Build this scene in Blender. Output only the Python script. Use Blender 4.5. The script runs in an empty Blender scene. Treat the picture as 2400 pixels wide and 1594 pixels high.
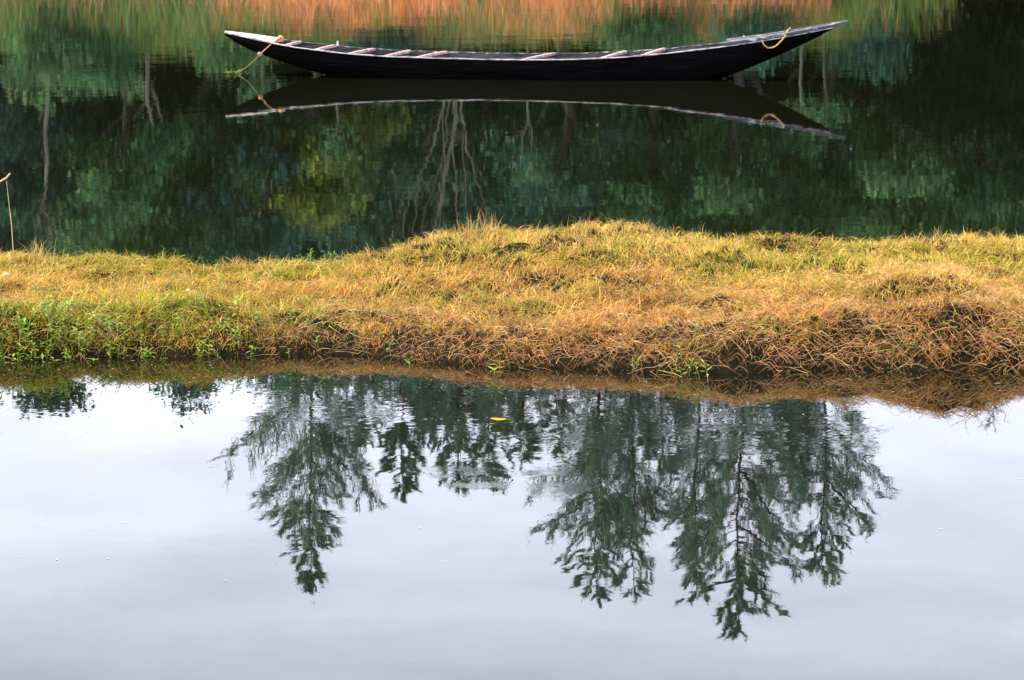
import bpy, math, random
import numpy as np
from mathutils import Vector

scene = bpy.context.scene
COL = scene.collection
random.seed(7)
RNG = np.random.default_rng(11)

# ------------------------------------------------------------------ camera
CAM_H = 3.45                       # metres above the water
F_PX, W_PX, H_PX = 7446.0, 2400.0, 1594.0
PITCH = math.atan(1326.0 / F_PX)
cam_d = bpy.data.cameras.new("camera")
cam = bpy.data.objects.new("camera", cam_d)
COL.objects.link(cam)
cam.location = (0, 0, CAM_H)
cam.rotation_euler = (math.pi / 2 - PITCH, 0, 0)
cam_d.sensor_width = 36.0
cam_d.lens = F_PX / W_PX * 36.0
cam_d.clip_end = 6000
cam_d.dof.use_dof = True
cam_d.dof.focus_distance = 20.3
cam_d.dof.aperture_fstop = 19.0
scene.camera = cam

# ------------------------------------------------------------------ sky, sun, exposure
SUN_EL, SUN_AZ = 44.0, -86.0       # azimuth measured clockwise from +Y (the view direction)
world = bpy.data.worlds.new("World")
scene.world = world
world.use_nodes = True
wn, wl = world.node_tree.nodes, world.node_tree.links
wn.clear()
w_out = wn.new("ShaderNodeOutputWorld")
w_bg = wn.new("ShaderNodeBackground")
w_bg.inputs["Strength"].default_value = 0.12
sky = wn.new("ShaderNodeTexSky")
sky.sky_type = 'NISHITA'
sky.sun_disc = False
sky.sun_elevation = math.radians(SUN_EL)
sky.sun_rotation = math.radians(SUN_AZ)
sky.dust_density = 3.0
sky.air_density = 1.0
# thin high stratus veil over the blue
tc = wn.new("ShaderNodeTexCoord")
mp = wn.new("ShaderNodeMapping"); mp.inputs["Scale"].default_value = (1.0, 1.0, 5.0)
nz = wn.new("ShaderNodeTexNoise"); nz.inputs["Scale"].default_value = 9.0
nz.inputs["Detail"].default_value = 5.0; nz.inputs["Roughness"].default_value = 0.5
rm = wn.new("ShaderNodeMapRange")
rm.inputs["From Min"].default_value = 0.3; rm.inputs["From Max"].default_value = 0.7
rm.inputs["To Min"].default_value = 0.66; rm.inputs["To Max"].default_value = 0.93
mx = wn.new("ShaderNodeMix"); mx.data_type = 'RGBA'
# the veil is whitest towards the horizon
sx_ = wn.new("ShaderNodeSeparateXYZ"); wl.new(tc.outputs["Generated"], sx_.inputs[0])
el = wn.new("ShaderNodeMapRange"); el.inputs["From Min"].default_value = 0.02; el.inputs["From Max"].default_value = 0.9
el.interpolation_type = 'SMOOTHSTEP'; wl.new(sx_.outputs[2], el.inputs["Value"])
veil = wn.new("ShaderNodeMix"); veil.data_type = 'RGBA'
veil.inputs[6].default_value = (18.4, 18.9, 21.9, 1.0); veil.inputs[7].default_value = (3.2, 4.2, 6.5, 1.0)
wl.new(el.outputs[0], veil.inputs[0]); wl.new(veil.outputs[2], mx.inputs[7])
wl.new(tc.outputs["Generated"], mp.inputs["Vector"]); wl.new(mp.outputs[0], nz.inputs["Vector"])
wl.new(nz.outputs["Fac"], rm.inputs["Value"]); wl.new(rm.outputs[0], mx.inputs[0])
wl.new(sky.outputs[0], mx.inputs[6]); wl.new(mx.outputs[2], w_bg.inputs["Color"])
wl.new(w_bg.outputs[0], w_out.inputs[0])

sun_d = bpy.data.lights.new("sun", 'SUN')
sun_d.energy = 5.0
sun_d.angle = math.radians(0.5)
sun_d.color = (1.0, 0.84, 0.60)
sun = bpy.data.objects.new("sun", sun_d)
COL.objects.link(sun)
_a, _e = math.radians(SUN_AZ), math.radians(SUN_EL)
sdir = Vector((math.sin(_a) * math.cos(_e), math.cos(_a) * math.cos(_e), math.sin(_e)))
sun.rotation_euler = sdir.to_track_quat('Z', 'Y').to_euler()
sun.location = sdir * 60

scene.view_settings.view_transform = 'Standard'
scene.view_settings.look = 'None'
scene.view_settings.gamma = 1.0
scene.view_settings.exposure = 0.85
scene.view_settings.use_curve_mapping = False
scene.render.engine = 'CYCLES'
scene.cycles.use_denoising = True
scene.cycles.max_bounces = 8
scene.cycles.transparent_max_bounces = 4
scene.cycles.sample_clamp_indirect = 6.0
scene.cycles.caustics_reflective = False

# ------------------------------------------------------------------ picture <-> place
CP, SP = math.cos(PITCH), math.sin(PITCH)
def ray(px, py):
    a, b = px - W_PX / 2, H_PX / 2 - py
    return a, F_PX * CP + b * SP, -F_PX * SP + b * CP
def at_y(px, py, Y):               # the point seen at (px, py) at depth Y
    dx, dy, dz = ray(px, py); t = Y / dy
    return dx * t, Y, CAM_H + dz * t
def at_z(px, py, Z=0.0):           # the point seen at (px, py) at height Z
    dx, dy, dz = ray(px, py); t = (Z - CAM_H) / dz
    return dx * t, dy * t, Z
def mirror(px, py, Y):             # the point at depth Y whose mirror image in the water is at (px, py)
    x, y, z = at_y(px, py, Y)
    return x, y, -z
def project(x, y, z):
    z = z - CAM_H
    cz = y * CP - z * SP
    cy = y * SP + z * CP
    return W_PX / 2 + F_PX * x / cz, H_PX / 2 - F_PX * cy / cz

# ------------------------------------------------------------------ naming
def tag(o, label=None, cat=None, group=None, kind=None):
    if label: o["label"] = label
    if cat: o["category"] = cat
    if group: o["group"] = group
    if kind: o["kind"] = kind
    return o
def empty(name, loc=(0, 0, 0), rz=0.0):
    o = bpy.data.objects.new(name, None)
    o.location = loc; o.rotation_euler = (0, 0, rz)
    o.empty_display_size = 0.1
    COL.objects.link(o)
    return o

# ------------------------------------------------------------------ mesh helpers
def np_mesh(name, V, F, mat=None, col=None, smooth=False, mat_idx=None):
    """V (n,3), F (m,k) with the same k for all; col (n,3) linear colour per vertex"""
    V = np.asarray(V, np.float32); F = np.asarray(F, np.int32)
    me = bpy.data.meshes.new(name)
    me.vertices.add(len(V)); me.vertices.foreach_set("co", V.ravel())
    m, k = F.shape
    me.loops.add(m * k); me.loops.foreach_set("vertex_index", F.ravel())
    me.polygons.add(m)
    me.polygons.foreach_set("loop_start", np.arange(0, m * k, k, dtype=np.int32))
    me.polygons.foreach_set("loop_total", np.full(m, k, np.int32))
    if smooth: me.polygons.foreach_set("use_smooth", np.ones(m, bool))
    me.update(calc_edges=True)
    if col is not None:
        a = me.color_attributes.new("tint", 'FLOAT_COLOR', 'POINT')
        c = np.ones((len(V), 4), np.float32); c[:, :3] = col
        a.data.foreach_set("color", c.ravel())
    for mm in (mat if isinstance(mat, (list, tuple)) else [mat]):
        if mm: me.materials.append(mm)
    if mat_idx is not None: me.polygons.foreach_set("material_index", np.asarray(mat_idx, np.int32))
    return me
def link(name, me, parent=None, loc=(0, 0, 0), rot=(0, 0, 0), scale=(1, 1, 1)):
    o = bpy.data.objects.new(name, me)
    o.location = loc; o.rotation_euler = rot; o.scale = scale
    COL.objects.link(o)
    if parent: o.parent = parent
    return o

class MB:
    def __init__(s): s.v, s.f = [], []
    def tube(s, pts, rad, n=6, cap=True):
        pts = [Vector(p) for p in pts]
        base = len(s.v); up = Vector((0.13, 0.2, 0.97))
        for i, p in enumerate(pts):
            t = (pts[min(i + 1, len(pts) - 1)] - pts[max(i - 1, 0)]).normalized()
            a = t.cross(up)
            if a.length < 1e-3: a = t.cross(Vector((1, 0, 0)))
            a.normalize(); b = t.cross(a)
            r = rad[i] if hasattr(rad, '__len__') else rad
            for k in range(n):
                q = 2 * math.pi * k / n
                s.v.append(tuple(p + a * (r * math.cos(q)) + b * (r * math.sin(q))))
        for i in range(len(pts) - 1):
            for k in range(n):
                s.f.append((base + i * n + k, base + i * n + (k + 1) % n, base + (i + 1) * n + (k + 1) % n, base + (i + 1) * n + k))
        if cap:
            s.f.append(tuple(base + k for k in range(n))[::-1])
            e = base + (len(pts) - 1) * n
            s.f.append(tuple(e + k for k in range(n)))
        return s
    def loft(s, rings, closed=True, cap=True):
        """rings: list of equal-length point lists"""
        base = len(s.v); n = len(rings[0])
        for r in rings: s.v += [tuple(p) for p in r]
        for i in range(len(rings) - 1):
            for k in range(n if closed else n - 1):
                s.f.append((base + i * n + k, base + i * n + (k + 1) % n, base + (i + 1) * n + (k + 1) % n, base + (i + 1) * n + k))
        if cap and closed:
            s.f.append(tuple(base + k for k in range(n))[::-1])
            e = base + (len(rings) - 1) * n
            s.f.append(tuple(e + k for k in range(n)))
        return s
    def mesh(s, name, mat, smooth=False):
        me = bpy.data.meshes.new(name)
        me.from_pydata(s.v, [], s.f); me.materials.append(mat)
        if smooth:
            for p in me.polygons: p.use_smooth = True
        me.update()
        return me
    def build(s, name, mat, parent=None, smooth=False, bevel=0.0, loc=(0, 0, 0)):
        me = s.mesh(name, mat, smooth)
        o = link(name, me, parent, loc)
        if bevel:
            b = o.modifiers.new("bevel", 'BEVEL'); b.width = bevel; b.segments = 2; b.limit_method = 'ANGLE'
        return o

def _hash(ix, iy, seed):
    n = (ix.astype(np.int64) * 374761393 + iy.astype(np.int64) * 668265263 + seed * 1274126177) & 0xffffffff
    n = ((n ^ (n >> 13)) * 1274126177) & 0xffffffff
    return ((n ^ (n >> 16)) & 0xffffff) / float(0xffffff)
def vnoise(x, y, seed=0):
    x = np.asarray(x, float); y = np.asarray(y, float)
    ix, iy = np.floor(x), np.floor(y); fx, fy = x - ix, y - iy
    fx = fx * fx * (3 - 2 * fx); fy = fy * fy * (3 - 2 * fy)
    a, b = _hash(ix, iy, seed), _hash(ix + 1, iy, seed)
    c, d = _hash(ix, iy + 1, seed), _hash(ix + 1, iy + 1, seed)
    return (a + (b - a) * fx) * (1 - fy) + (c + (d - c) * fx) * fy
def fbm(x, y, seed=0, oct=4):
    s = 0; a = 0.5; t = 0
    for o in range(oct):
        s = s + a * vnoise(x * 2 ** o, y * 2 ** o, seed + o * 17); t += a; a *= 0.5
    return s / t

# ------------------------------------------------------------------ materials
def new_mat(name):
    m = bpy.data.materials.new(name); m.use_nodes = True
    nt = m.node_tree; nt.nodes.clear()
    out = nt.nodes.new("ShaderNodeOutputMaterial")
    return m, nt.nodes, nt.links, out
def M_noise(name, c1, c2, scale, rough=0.8, detail=6, bump=0.0, bump_scale=None, stretch=(1, 1, 1), spec=0.5, lo=0.35, hi=0.65):
    m, n, l, out = new_mat(name)
    p = n.new("ShaderNodeBsdfPrincipled")
    t = n.new("ShaderNodeTexCoord"); mp_ = n.new("ShaderNodeMapping"); mp_.inputs["Scale"].default_value = stretch
    nn = n.new("ShaderNodeTexNoise"); nn.inputs["Scale"].default_value = scale; nn.inputs["Detail"].default_value = detail
    r = n.new("ShaderNodeValToRGB")
    r.color_ramp.elements[0].position = lo; r.color_ramp.elements[0].color = (*c1, 1)
    r.color_ramp.elements[1].position = hi; r.color_ramp.elements[1].color = (*c2, 1)
    l.new(t.outputs["Object"], mp_.inputs[0]); l.new(mp_.outputs[0], nn.inputs["Vector"])
    l.new(nn.outputs["Fac"], r.inputs[0]); l.new(r.outputs[0], p.inputs["Base Color"])
    p.inputs["Roughness"].default_value = rough
    p.inputs["Specular IOR Level"].default_value = spec
    if bump:
        b = n.new("ShaderNodeBump"); b.inputs["Strength"].default_value = 1.0; b.inputs["Distance"].default_value = bump
        n2 = n.new("ShaderNodeTexNoise"); n2.inputs["Scale"].default_value = bump_scale or scale * 2; n2.inputs["Detail"].default_value = 6
        l.new(mp_.outputs[0], n2.inputs["Vector"]); l.new(n2.outputs["Fac"], b.inputs["Height"]); l.new(b.outputs[0], p.inputs["Normal"])
    l.new(p.outputs[0], out.inputs[0])
    return m
def M_leafy(name, trans=0.3, rough=0.55, gloss=0.25, fixed=None):
    """leaves and blades: colour from the 'tint' attribute or fixed, diffuse + translucent + faint sheen"""
    m, n, l, out = new_mat(name)
    if fixed:
        a = n.new("ShaderNodeRGB"); a.outputs[0].default_value = (*fixed, 1); src = a.outputs[0]
    else:
        a = n.new("ShaderNodeAttribute"); a.attribute_name = "tint"; src = a.outputs["Color"]
    p = n.new("ShaderNodeBsdfPrincipled"); p.inputs["Roughness"].default_value = rough
    p.inputs["Specular IOR Level"].default_value = gloss
    t = n.new("ShaderNodeBsdfTranslucent"); mixs = n.new("ShaderNodeMixShader"); mixs.inputs[0].default_value = trans
    l.new(src, p.inputs["Base Color"]); l.new(src, t.inputs["Color"])
    l.new(p.outputs[0], mixs.inputs[1]); l.new(t.outputs[0], mixs.inputs[2]); l.new(mixs.outputs[0], out.inputs[0])
    return m

def vmath(n, l, op, a, b=None, scale=None):
    v = n.new("ShaderNodeVectorMath"); v.operation = op
    for i, s in enumerate((a, b)):
        if s is None: continue
        if isinstance(s, tuple): v.inputs[i].default_value = s
        else: l.new(s, v.inputs[i])
    if scale is not None:
        if isinstance(scale, (int, float)): v.inputs["Scale"].default_value = scale
        else: l.new(scale, v.inputs["Scale"])
    return v
def smath(n, l, op, a, b=None, c=None, clamp=False):
    v = n.new("ShaderNodeMath"); v.operation = op; v.use_clamp = clamp
    for i, s in enumerate((a, b, c)):
        if s is None: continue
        if isinstance(s, (int, float)): v.inputs[i].default_value = s
        else: l.new(s, v.inputs[i])
    return v.outputs[0]

def M_water(name, body, slopes, patches, rings, rough, far_gain=None):
    """slopes: (wavelength, slope amplitude, (sx, sy)); patches: (x, y, rx, ry, amplitude, wavelength);
    rings: (x, y, radius, width, wavelength, amplitude)"""
    m, n, l, out = new_mat(name)
    p = n.new("ShaderNodeBsdfPrincipled")
    p.inputs["Base Color"].default_value = (*body, 1)
    p.inputs["Roughness"].default_value = rough
    p.inputs["IOR"].default_value = 1.35
    g = n.new("ShaderNodeNewGeometry"); pos = g.outputs["Position"]
    total = None
    def add(o):
        nonlocal total
        total = o if total is None else vmath(n, l, 'ADD', total, o).outputs[0]
    def noise_slope(wl_, amp, st=(1, 1), off=0.0):
        s = vmath(n, l, 'MULTIPLY', pos, (st[0] / wl_, st[1] / wl_, 0)).outputs[0]
        if off: s = vmath(n, l, 'ADD', s, (off, off * 0.7, 0)).outputs[0]
        t = n.new("ShaderNodeTexNoise"); t.inputs["Scale"].default_value = 1.0; t.inputs["Detail"].default_value = 2.0
        l.new(s, t.inputs["Vector"])
        c = vmath(n, l, 'SUBTRACT', t.outputs["Color"], (0.5, 0.5, 0.5)).outputs[0]
        if isinstance(amp, (int, float)): return vmath(n, l, 'SCALE', c, None, amp * 4).outputs[0]
        return vmath(n, l, 'SCALE', c, None, amp).outputs[0]
    for w_, a_, st in slopes: add(noise_slope(w_, a_, st))
    for (x, y, rx, ry, a_, w_) in patches:
        d = vmath(n, l, 'MULTIPLY', vmath(n, l, 'SUBTRACT', pos, (x, y, 0)).outputs[0], (1 / rx, 1 / ry, 0)).outputs[0]
        ln = n.new("ShaderNodeVectorMath"); ln.operation = 'LENGTH'; l.new(d, ln.inputs[0])
        e = smath(n, l, 'EXPONENT', smath(n, l, 'MULTIPLY', smath(n, l, 'POWER', ln.outputs["Value"], 2.0), -1.0))
        # break the patch up so that it reads as cat's paws
        br = n.new("ShaderNodeTexNoise"); br.inputs["Scale"].default_value = 1.0; br.inputs["Detail"].default_value = 3
        l.new(vmath(n, l, 'MULTIPLY', pos, (1.6, 5.0, 0)).outputs[0], br.inputs["Vector"])
        k = n.new("ShaderNodeMapRange"); k.inputs["From Min"].default_value = 0.38; k.inputs["From Max"].default_value = 0.66
        l.new(br.outputs["Fac"], k.inputs["Value"])
        amp = smath(n, l, 'MULTIPLY', smath(n, l, 'MULTIPLY', e, k.outputs[0]), a_ * 4)
        add(noise_slope(w_, amp, (1, 1.3), 7.3))
    for (x, y, r0, wd, w_, a_) in rings:
        d = vmath(n, l, 'MULTIPLY', vmath(n, l, 'SUBTRACT', pos, (x, y, 0)).outputs[0], (1, 1, 0)).outputs[0]
        ln = n.new("ShaderNodeVectorMath"); ln.operation = 'LENGTH'; l.new(d, ln.inputs[0])
        r = ln.outputs["Value"]
        q = smath(n, l, 'DIVIDE', smath(n, l, 'SUBTRACT', r, r0), wd)
        e = smath(n, l, 'EXPONENT', smath(n, l, 'MULTIPLY', smath(n, l, 'MULTIPLY', q, q), -1.0))
        s = smath(n, l, 'SINE', smath(n, l, 'MULTIPLY', r, 2 * math.pi / w_))
        bq = n.new("ShaderNodeTexNoise"); bq.inputs["Scale"].default_value = 5.0; l.new(pos, bq.inputs["Vector"])
        bk = n.new("ShaderNodeMapRange"); bk.inputs["From Min"].default_value = 0.34; bk.inputs["From Max"].default_value = 0.56; l.new(bq.outputs["Fac"], bk.inputs["Value"])
        s = smath(n, l, 'MULTIPLY', s, bk.outputs[0])
        nd = vmath(n, l, 'NORMALIZE', d).outputs[0]
        add(vmath(n, l, 'SCALE', nd, None, smath(n, l, 'MULTIPLY', smath(n, l, 'MULTIPLY', e, s), a_)).outputs[0])
    if far_gain:                    # the open part of the pond is more ruffled than the lee of the bank
        y0, y1, g0, g1, r1 = far_gain
        sp = n.new("ShaderNodeSeparateXYZ"); l.new(pos, sp.inputs[0])
        def rng(a, b):
            k = n.new("ShaderNodeMapRange"); k.interpolation_type = 'SMOOTHSTEP'
            k.inputs["From Min"].default_value = y0; k.inputs["From Max"].default_value = y1
            k.inputs["To Min"].default_value = a; k.inputs["To Max"].default_value = b
            l.new(sp.outputs[1], k.inputs["Value"]); return k.outputs[0]
        total = vmath(n, l, 'SCALE', total, None, rng(g0, g1)).outputs[0]
        l.new(rng(rough, r1), p.inputs["Roughness"])
    flat = vmath(n, l, 'MULTIPLY', total, (1, 1, 0)).outputs[0]
    nn = vmath(n, l, 'NORMALIZE', vmath(n, l, 'ADD', flat, (0, 0, 1)).outputs[0]).outputs[0]
    l.new(nn, p.inputs["Normal"])
    l.new(p.outputs[0], out.inputs[0])
    return m

MAT = {}
MAT['soil'] = M_noise("soil", (0.004, 0.0035, 0.002), (0.015, 0.012, 0.005), 9, 0.95, bump=0.02, bump_scale=22, spec=0.08)
MAT['litter'] = M_noise("bank litter", (0.03, 0.022, 0.01), (0.13, 0.09, 0.035), 5, 0.95, bump=0.03, bump_scale=8)
MAT['field'] = M_noise("field", (0.05, 0.055, 0.02), (0.12, 0.1, 0.04), 0.3, 0.95)
MAT['grass'] = M_leafy("grass blades", 0.2, 0.6, 0.2)
MAT['reed'] = M_leafy("reed blades", 0.5, 0.6, 0.2)
MAT['leaf'] = M_leafy("tree leaves", 0.5, 0.55, 0.25)
MAT['leaf_matte'] = M_leafy("matt dark leaves", 0.25, 0.9, 0.0)
MAT['needle'] = M_leafy("needle twigs", 0.3, 0.8, 0.05)
MAT['weed'] = M_leafy("weed leaves", 0.35, 0.4, 0.5, fixed=(0.22, 0.40, 0.035))
MAT['weed_pale'] = M_leafy("pale weed leaves", 0.35, 0.4, 0.5, fixed=(0.40, 0.50, 0.06))
MAT['weed_stem'] = M_leafy("weed stems", 0.2, 0.5, 0.4, fixed=(0.26, 0.30, 0.07))
MAT['bark_dark'] = M_noise("dark bark", (0.02, 0.018, 0.014), (0.07, 0.055, 0.04), 6, 0.9, stretch=(3, 3, 0.5), bump=0.02)
MAT['bark_pale'] = M_noise("pale bark", (0.09, 0.09, 0.06), (0.20, 0.19, 0.13), 5, 0.85, stretch=(2, 2, 0.6), bump=0.01)
MAT['tar'] = M_noise("tarred planks", (0.0012, 0.0012, 0.0014), (0.005, 0.0045, 0.005), 5, 0.8, stretch=(0.5, 3, 6), bump=0.002, spec=0.03, lo=0.3, hi=0.75)
def _scuffs():
    m = MAT['tar']; n, l = m.node_tree.nodes, m.node_tree.links
    p = next(x for x in n if x.type == 'BSDF_PRINCIPLED'); src = p.inputs["Base Color"].links[0].from_socket
    t = next(x for x in n if x.type == 'TEX_COORD'); mp_ = n.new("ShaderNodeMapping"); mp_.inputs["Scale"].default_value = (1.6, 4, 26)
    q = n.new("ShaderNodeTexNoise"); q.inputs["Scale"].default_value = 2.2; q.inputs["Detail"].default_value = 8; q.inputs["Roughness"].default_value = .72
    l.new(t.outputs["Object"], mp_.inputs[0]); l.new(mp_.outputs[0], q.inputs["Vector"])
    k = n.new("ShaderNodeMapRange"); k.inputs["From Min"].default_value = .60; k.inputs["From Max"].default_value = .74; l.new(q.outputs["Fac"], k.inputs["Value"])
    mm = n.new("ShaderNodeMix"); mm.data_type = 'RGBA'; mm.inputs[7].default_value = (.028, .027, .027, 1)
    l.new(k.outputs[0], mm.inputs[0]); l.new(src, mm.inputs[6]); l.new(mm.outputs[2], p.inputs["Base Color"])
_scuffs()
MAT['tar_in'] = M_noise("weathered inside planks", (0.012, 0.012, 0.014), (0.075, 0.07, 0.078), 4, 0.7, stretch=(1, 3, 6), bump=0.003, spec=0.3)
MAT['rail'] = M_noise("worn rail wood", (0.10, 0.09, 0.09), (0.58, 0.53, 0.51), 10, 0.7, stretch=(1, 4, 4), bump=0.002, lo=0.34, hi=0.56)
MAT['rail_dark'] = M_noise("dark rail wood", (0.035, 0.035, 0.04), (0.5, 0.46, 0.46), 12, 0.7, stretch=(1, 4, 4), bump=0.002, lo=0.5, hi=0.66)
MAT['thwart'] = M_noise("weathered thwart wood", (0.20, 0.12, 0.10), (0.60, 0.43, 0.37), 14, 0.75, stretch=(3, 1, 3), bump=0.002)
MAT['deck'] = M_noise("worn deck paint", (0.045, 0.046, 0.055), (0.62, 0.6, 0.62), 7, 0.5, stretch=(1, 3, 3), bump=0.002, lo=0.55, hi=0.72)
MAT['bow'] = M_noise("worn bow boards", (0.22, 0.2, 0.2), (0.7, 0.66, 0.66), 9, 0.6, stretch=(1, 4, 4), bump=0.002, lo=0.3, hi=0.6)
MAT['rope'] = M_noise("jute rope", (0.34, 0.18, 0.06), (0.62, 0.38, 0.15), 60, 0.85)
MAT['rope_dull'] = M_noise("old wet rope", (0.35, 0.19, 0.1), (0.6, 0.36, 0.2), 40, 0.85)
MAT['line'] = M_noise("thin line", (0.25, 0.24, 0.14), (0.4, 0.38, 0.22), 30, 0.8)
MAT['straw'] = M_noise("dry stalk", (0.5, 0.33, 0.16), (0.72, 0.55, 0.34), 20, 0.8)
MAT['yellow_leaf'] = M_leafy("yellow leaf", 0.25, 0.7, 0.1, fixed=(0.58, 0.44, 0.03))
MAT['white'] = M_noise("white scrap", (0.6, 0.6, 0.6), (0.8, 0.8, 0.78), 12, 0.6)
MAT['bluewhite'] = M_noise("pale blue plastic", (0.45, 0.52, 0.62), (0.65, 0.7, 0.78), 12, 0.35)

# ------------------------------------------------------------------ the bank between the two ponds: its shape
front_px = [(-300, 845), (0, 843), (200, 840), (400, 836), (800, 828), (900, 838), (1000, 850), (1200, 863), (1350, 866), (1500, 872), (1650, 878),
            (1800, 874), (2000, 866), (2150, 870), (2400, 868), (2700, 880)]
crest_px = [(-300, 590), (0, 596), (100, 600), (200, 600), (300, 597), (400, 606), (480, 618), (560, 606), (620, 612), (690, 620), (800, 602), (900, 589),
            (1000, 563), (1100, 540), (1150, 532), (1300, 533), (1400, 530), (1500, 528), (1600, 536), (1700, 552), (1800, 560), (1900, 568), (2000, 568),
            (2100, 562), (2250, 556), (2400, 555), (2700, 565)]
crest_h = [(-300, .27), (0, .27), (600, .25), (900, .30), (1150, .42), (1550, .42), (1900, .33), (2400, .33), (2700, .3)]
refl_px = [(-300, 900), (0, 900), (130, 900), (200, 886), (290, 902), (400, 890), (500, 893), (600, 880), (800, 878), (1000, 884), (1200, 900), (1400, 914),
           (1600, 932), (1800, 942), (1950, 938), (2040, 945), (2120, 968), (2200, 984), (2280, 980), (2350, 945), (2400, 930), (2700, 935)]
def _tab(t, x):
    return float(np.interp(x, [a for a, b in t], [b for a, b in t]))
T_SH = 0.55                                         # depth of the front shoulder behind the waterline
_pts = []
for px in np.arange(-300, 2701, 25.0):
    fx, fy, _ = at_z(px, _tab(front_px, px), 0)
    hc = _tab(crest_h, px)
    cx_, cy_, _ = at_z(px, _tab(crest_px, px), hc + 0.035)
    sx, sy, sz = mirror(px, _tab(refl_px, px), fy + T_SH)
    _pts.append((fx, fy, sx, sz - 0.055, cx_, cy_, hc))
_pts = np.array(_pts)
def yf_of(x): return np.interp(x, _pts[:, 0], _pts[:, 1]) + 0.05 * (fbm(x * 1.7, x * 0 + 3.1, 5) - 0.5) + 0.06 * (fbm(x * 6, x * 0 + 9.1, 8) - .5)
def hs_of(x): return np.interp(x, _pts[:, 2], _pts[:, 3])
def yc_of(x): return np.interp(x, _pts[:, 4], _pts[:, 5])
def hc_of(x): return np.interp(x, _pts[:, 4], _pts[:, 6])
HOLLOW = at_z(2190, 690, 0.33)
def bank_h(x, y):
    x = np.asarray(x, float); y = np.asarray(y, float)
    yf, hs, yc, hc = yf_of(x), hs_of(x), yc_of(x), hc_of(x)
    t = y - yf
    w = np.maximum(yc - yf - T_SH, 0.5)
    q = np.clip(t / T_SH, 0, 1)
    front = hs * (1 - (1 - q) ** 1.9)
    s = np.clip((t - T_SH) / w, 0, 1)
    top = hs + (hc - hs) * (s * s * (3 - 2 * s)) - 0.045 * np.sin(s * math.pi)
    h = np.where(t < 0, t * 0.9, np.where(t < T_SH, front, top))
    b = np.maximum(y - yc, 0)
    h = h - 1.1 * b ** 1.6
    inside = np.clip(t / 0.25, 0, 1) * np.clip(1.2 - b * 1.0, 0, 1)
    bumps = 0.11 * (fbm(x * 1.5, y * 1.9, 3) - 0.5) + 0.075 * (fbm(x * 5, y * 5, 21, 3) - 0.5) + 0.035 * (fbm(x * 14, y * 14, 33, 2) - 0.5)
    h = h + bumps * inside
    # the hollow at the top of the right-hand mound
    dx, dy = (x - HOLLOW[0]) / 0.30, (y - HOLLOW[1]) / 0.20
    h = h - 0.13 * np.exp(-(dx ** 2 + dy ** 2)) + 0.07 * np.exp(-(dx ** 2 * 0.6 + (dy - 1.9) ** 2))
    return np.maximum(h, -0.9)

# ------------------------------------------------------------------ setting
def grid_mesh(name, xs, ys, hfun, mat):
    X, Y = np.meshgrid(xs, ys)
    V = np.stack([X, Y, hfun(X, Y)], -1).reshape(-1, 3)
    nx, ny = len(xs), len(ys)
    i = (np.arange(ny - 1)[:, None] * nx + np.arange(nx - 1)[None]).ravel()
    F = np.stack([i, i + 1, i + nx + 1, i + nx], 1)
    return np_mesh(name, V, F, mat, smooth=True)

xs = np.concatenate([np.arange(-60, -9, 1.0), np.arange(-9, -5.4, 0.12), np.arange(-5.4, 5.4, 0.035), np.arange(5.4, 9, 0.12), np.arange(9, 61, 1.0)])
ys = np.concatenate([np.arange(17.6, 18.4, 0.1), np.arange(18.4, 22.6, 0.03), np.arange(22.6, 23.6, 0.1)])
bank = link("earth_bank", grid_mesh("earth_bank", xs, ys, bank_h, MAT['soil']))
tag(bank, "low earth bank dividing the two ponds", kind="structure")

FAR_Y = 59.5
def far_h(x, y):
    t = y - FAR_Y - 0.5 * np.sin(x * 0.35) - 0.9 * (fbm(x * 0.4, y * 0 + 1.5, 4) - 0.5)
    h = np.where(t < 0, t * 0.5, 1.15 * (1 - np.exp(-t / 1.9)) + 0.02 * np.minimum(t, 40))
    side = np.clip((np.abs(x) - 60) / 60, 0, 1)
    h = h + 0.25 * (fbm(x * 0.7, y * 0.7, 6) - 0.5) * np.clip(t, 0, 1)
    return np.maximum(h, -1.2) + side * 0.5 * np.clip(t, 0, 1)
xs = np.concatenate([np.linspace(-2500, -90, 14), np.arange(-80, -24, 2.0), np.arange(-24, 24, 0.3), np.arange(24, 81, 2.0), np.linspace(90, 2500, 14)])
ys = np.concatenate([np.arange(56.5, 68, 0.3), np.arange(68, 110, 2.5), np.linspace(120, 3500, 16)])
far = link("far_shore", grid_mesh("far_shore", xs, ys, far_h, MAT['litter']))
tag(far, "rising far shore under the trees", kind="structure")

def near_h(x, y):
    return np.where(y > 4.5, -(y - 4.5) * 0.8, 1.6 * (1 - np.exp((y - 4.5) / 1.6))) + 0.06 * (fbm(x, y, 2) - 0.5)
ns = link("near_shore", grid_mesh("near_shore", np.concatenate([np.linspace(-2500, -70, 10), np.arange(-60, 61, 1.5), np.linspace(70, 2500, 10)]),
                                  np.concatenate([np.linspace(-2500, -30, 10), np.arange(-28, 6, 0.8)]), near_h, MAT['field']))
tag(ns, "grassy shore on the camera side of the near pond", kind="structure")
# pond sides far out of frame, and the bed under everything
bed = link("pond_bed", grid_mesh("pond_bed", np.linspace(-120, 120, 9), np.linspace(3, 62, 5), lambda x, y: x * 0 - 0.95, MAT['soil']))
tag(bed, "muddy bed under both ponds", kind="structure")

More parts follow.
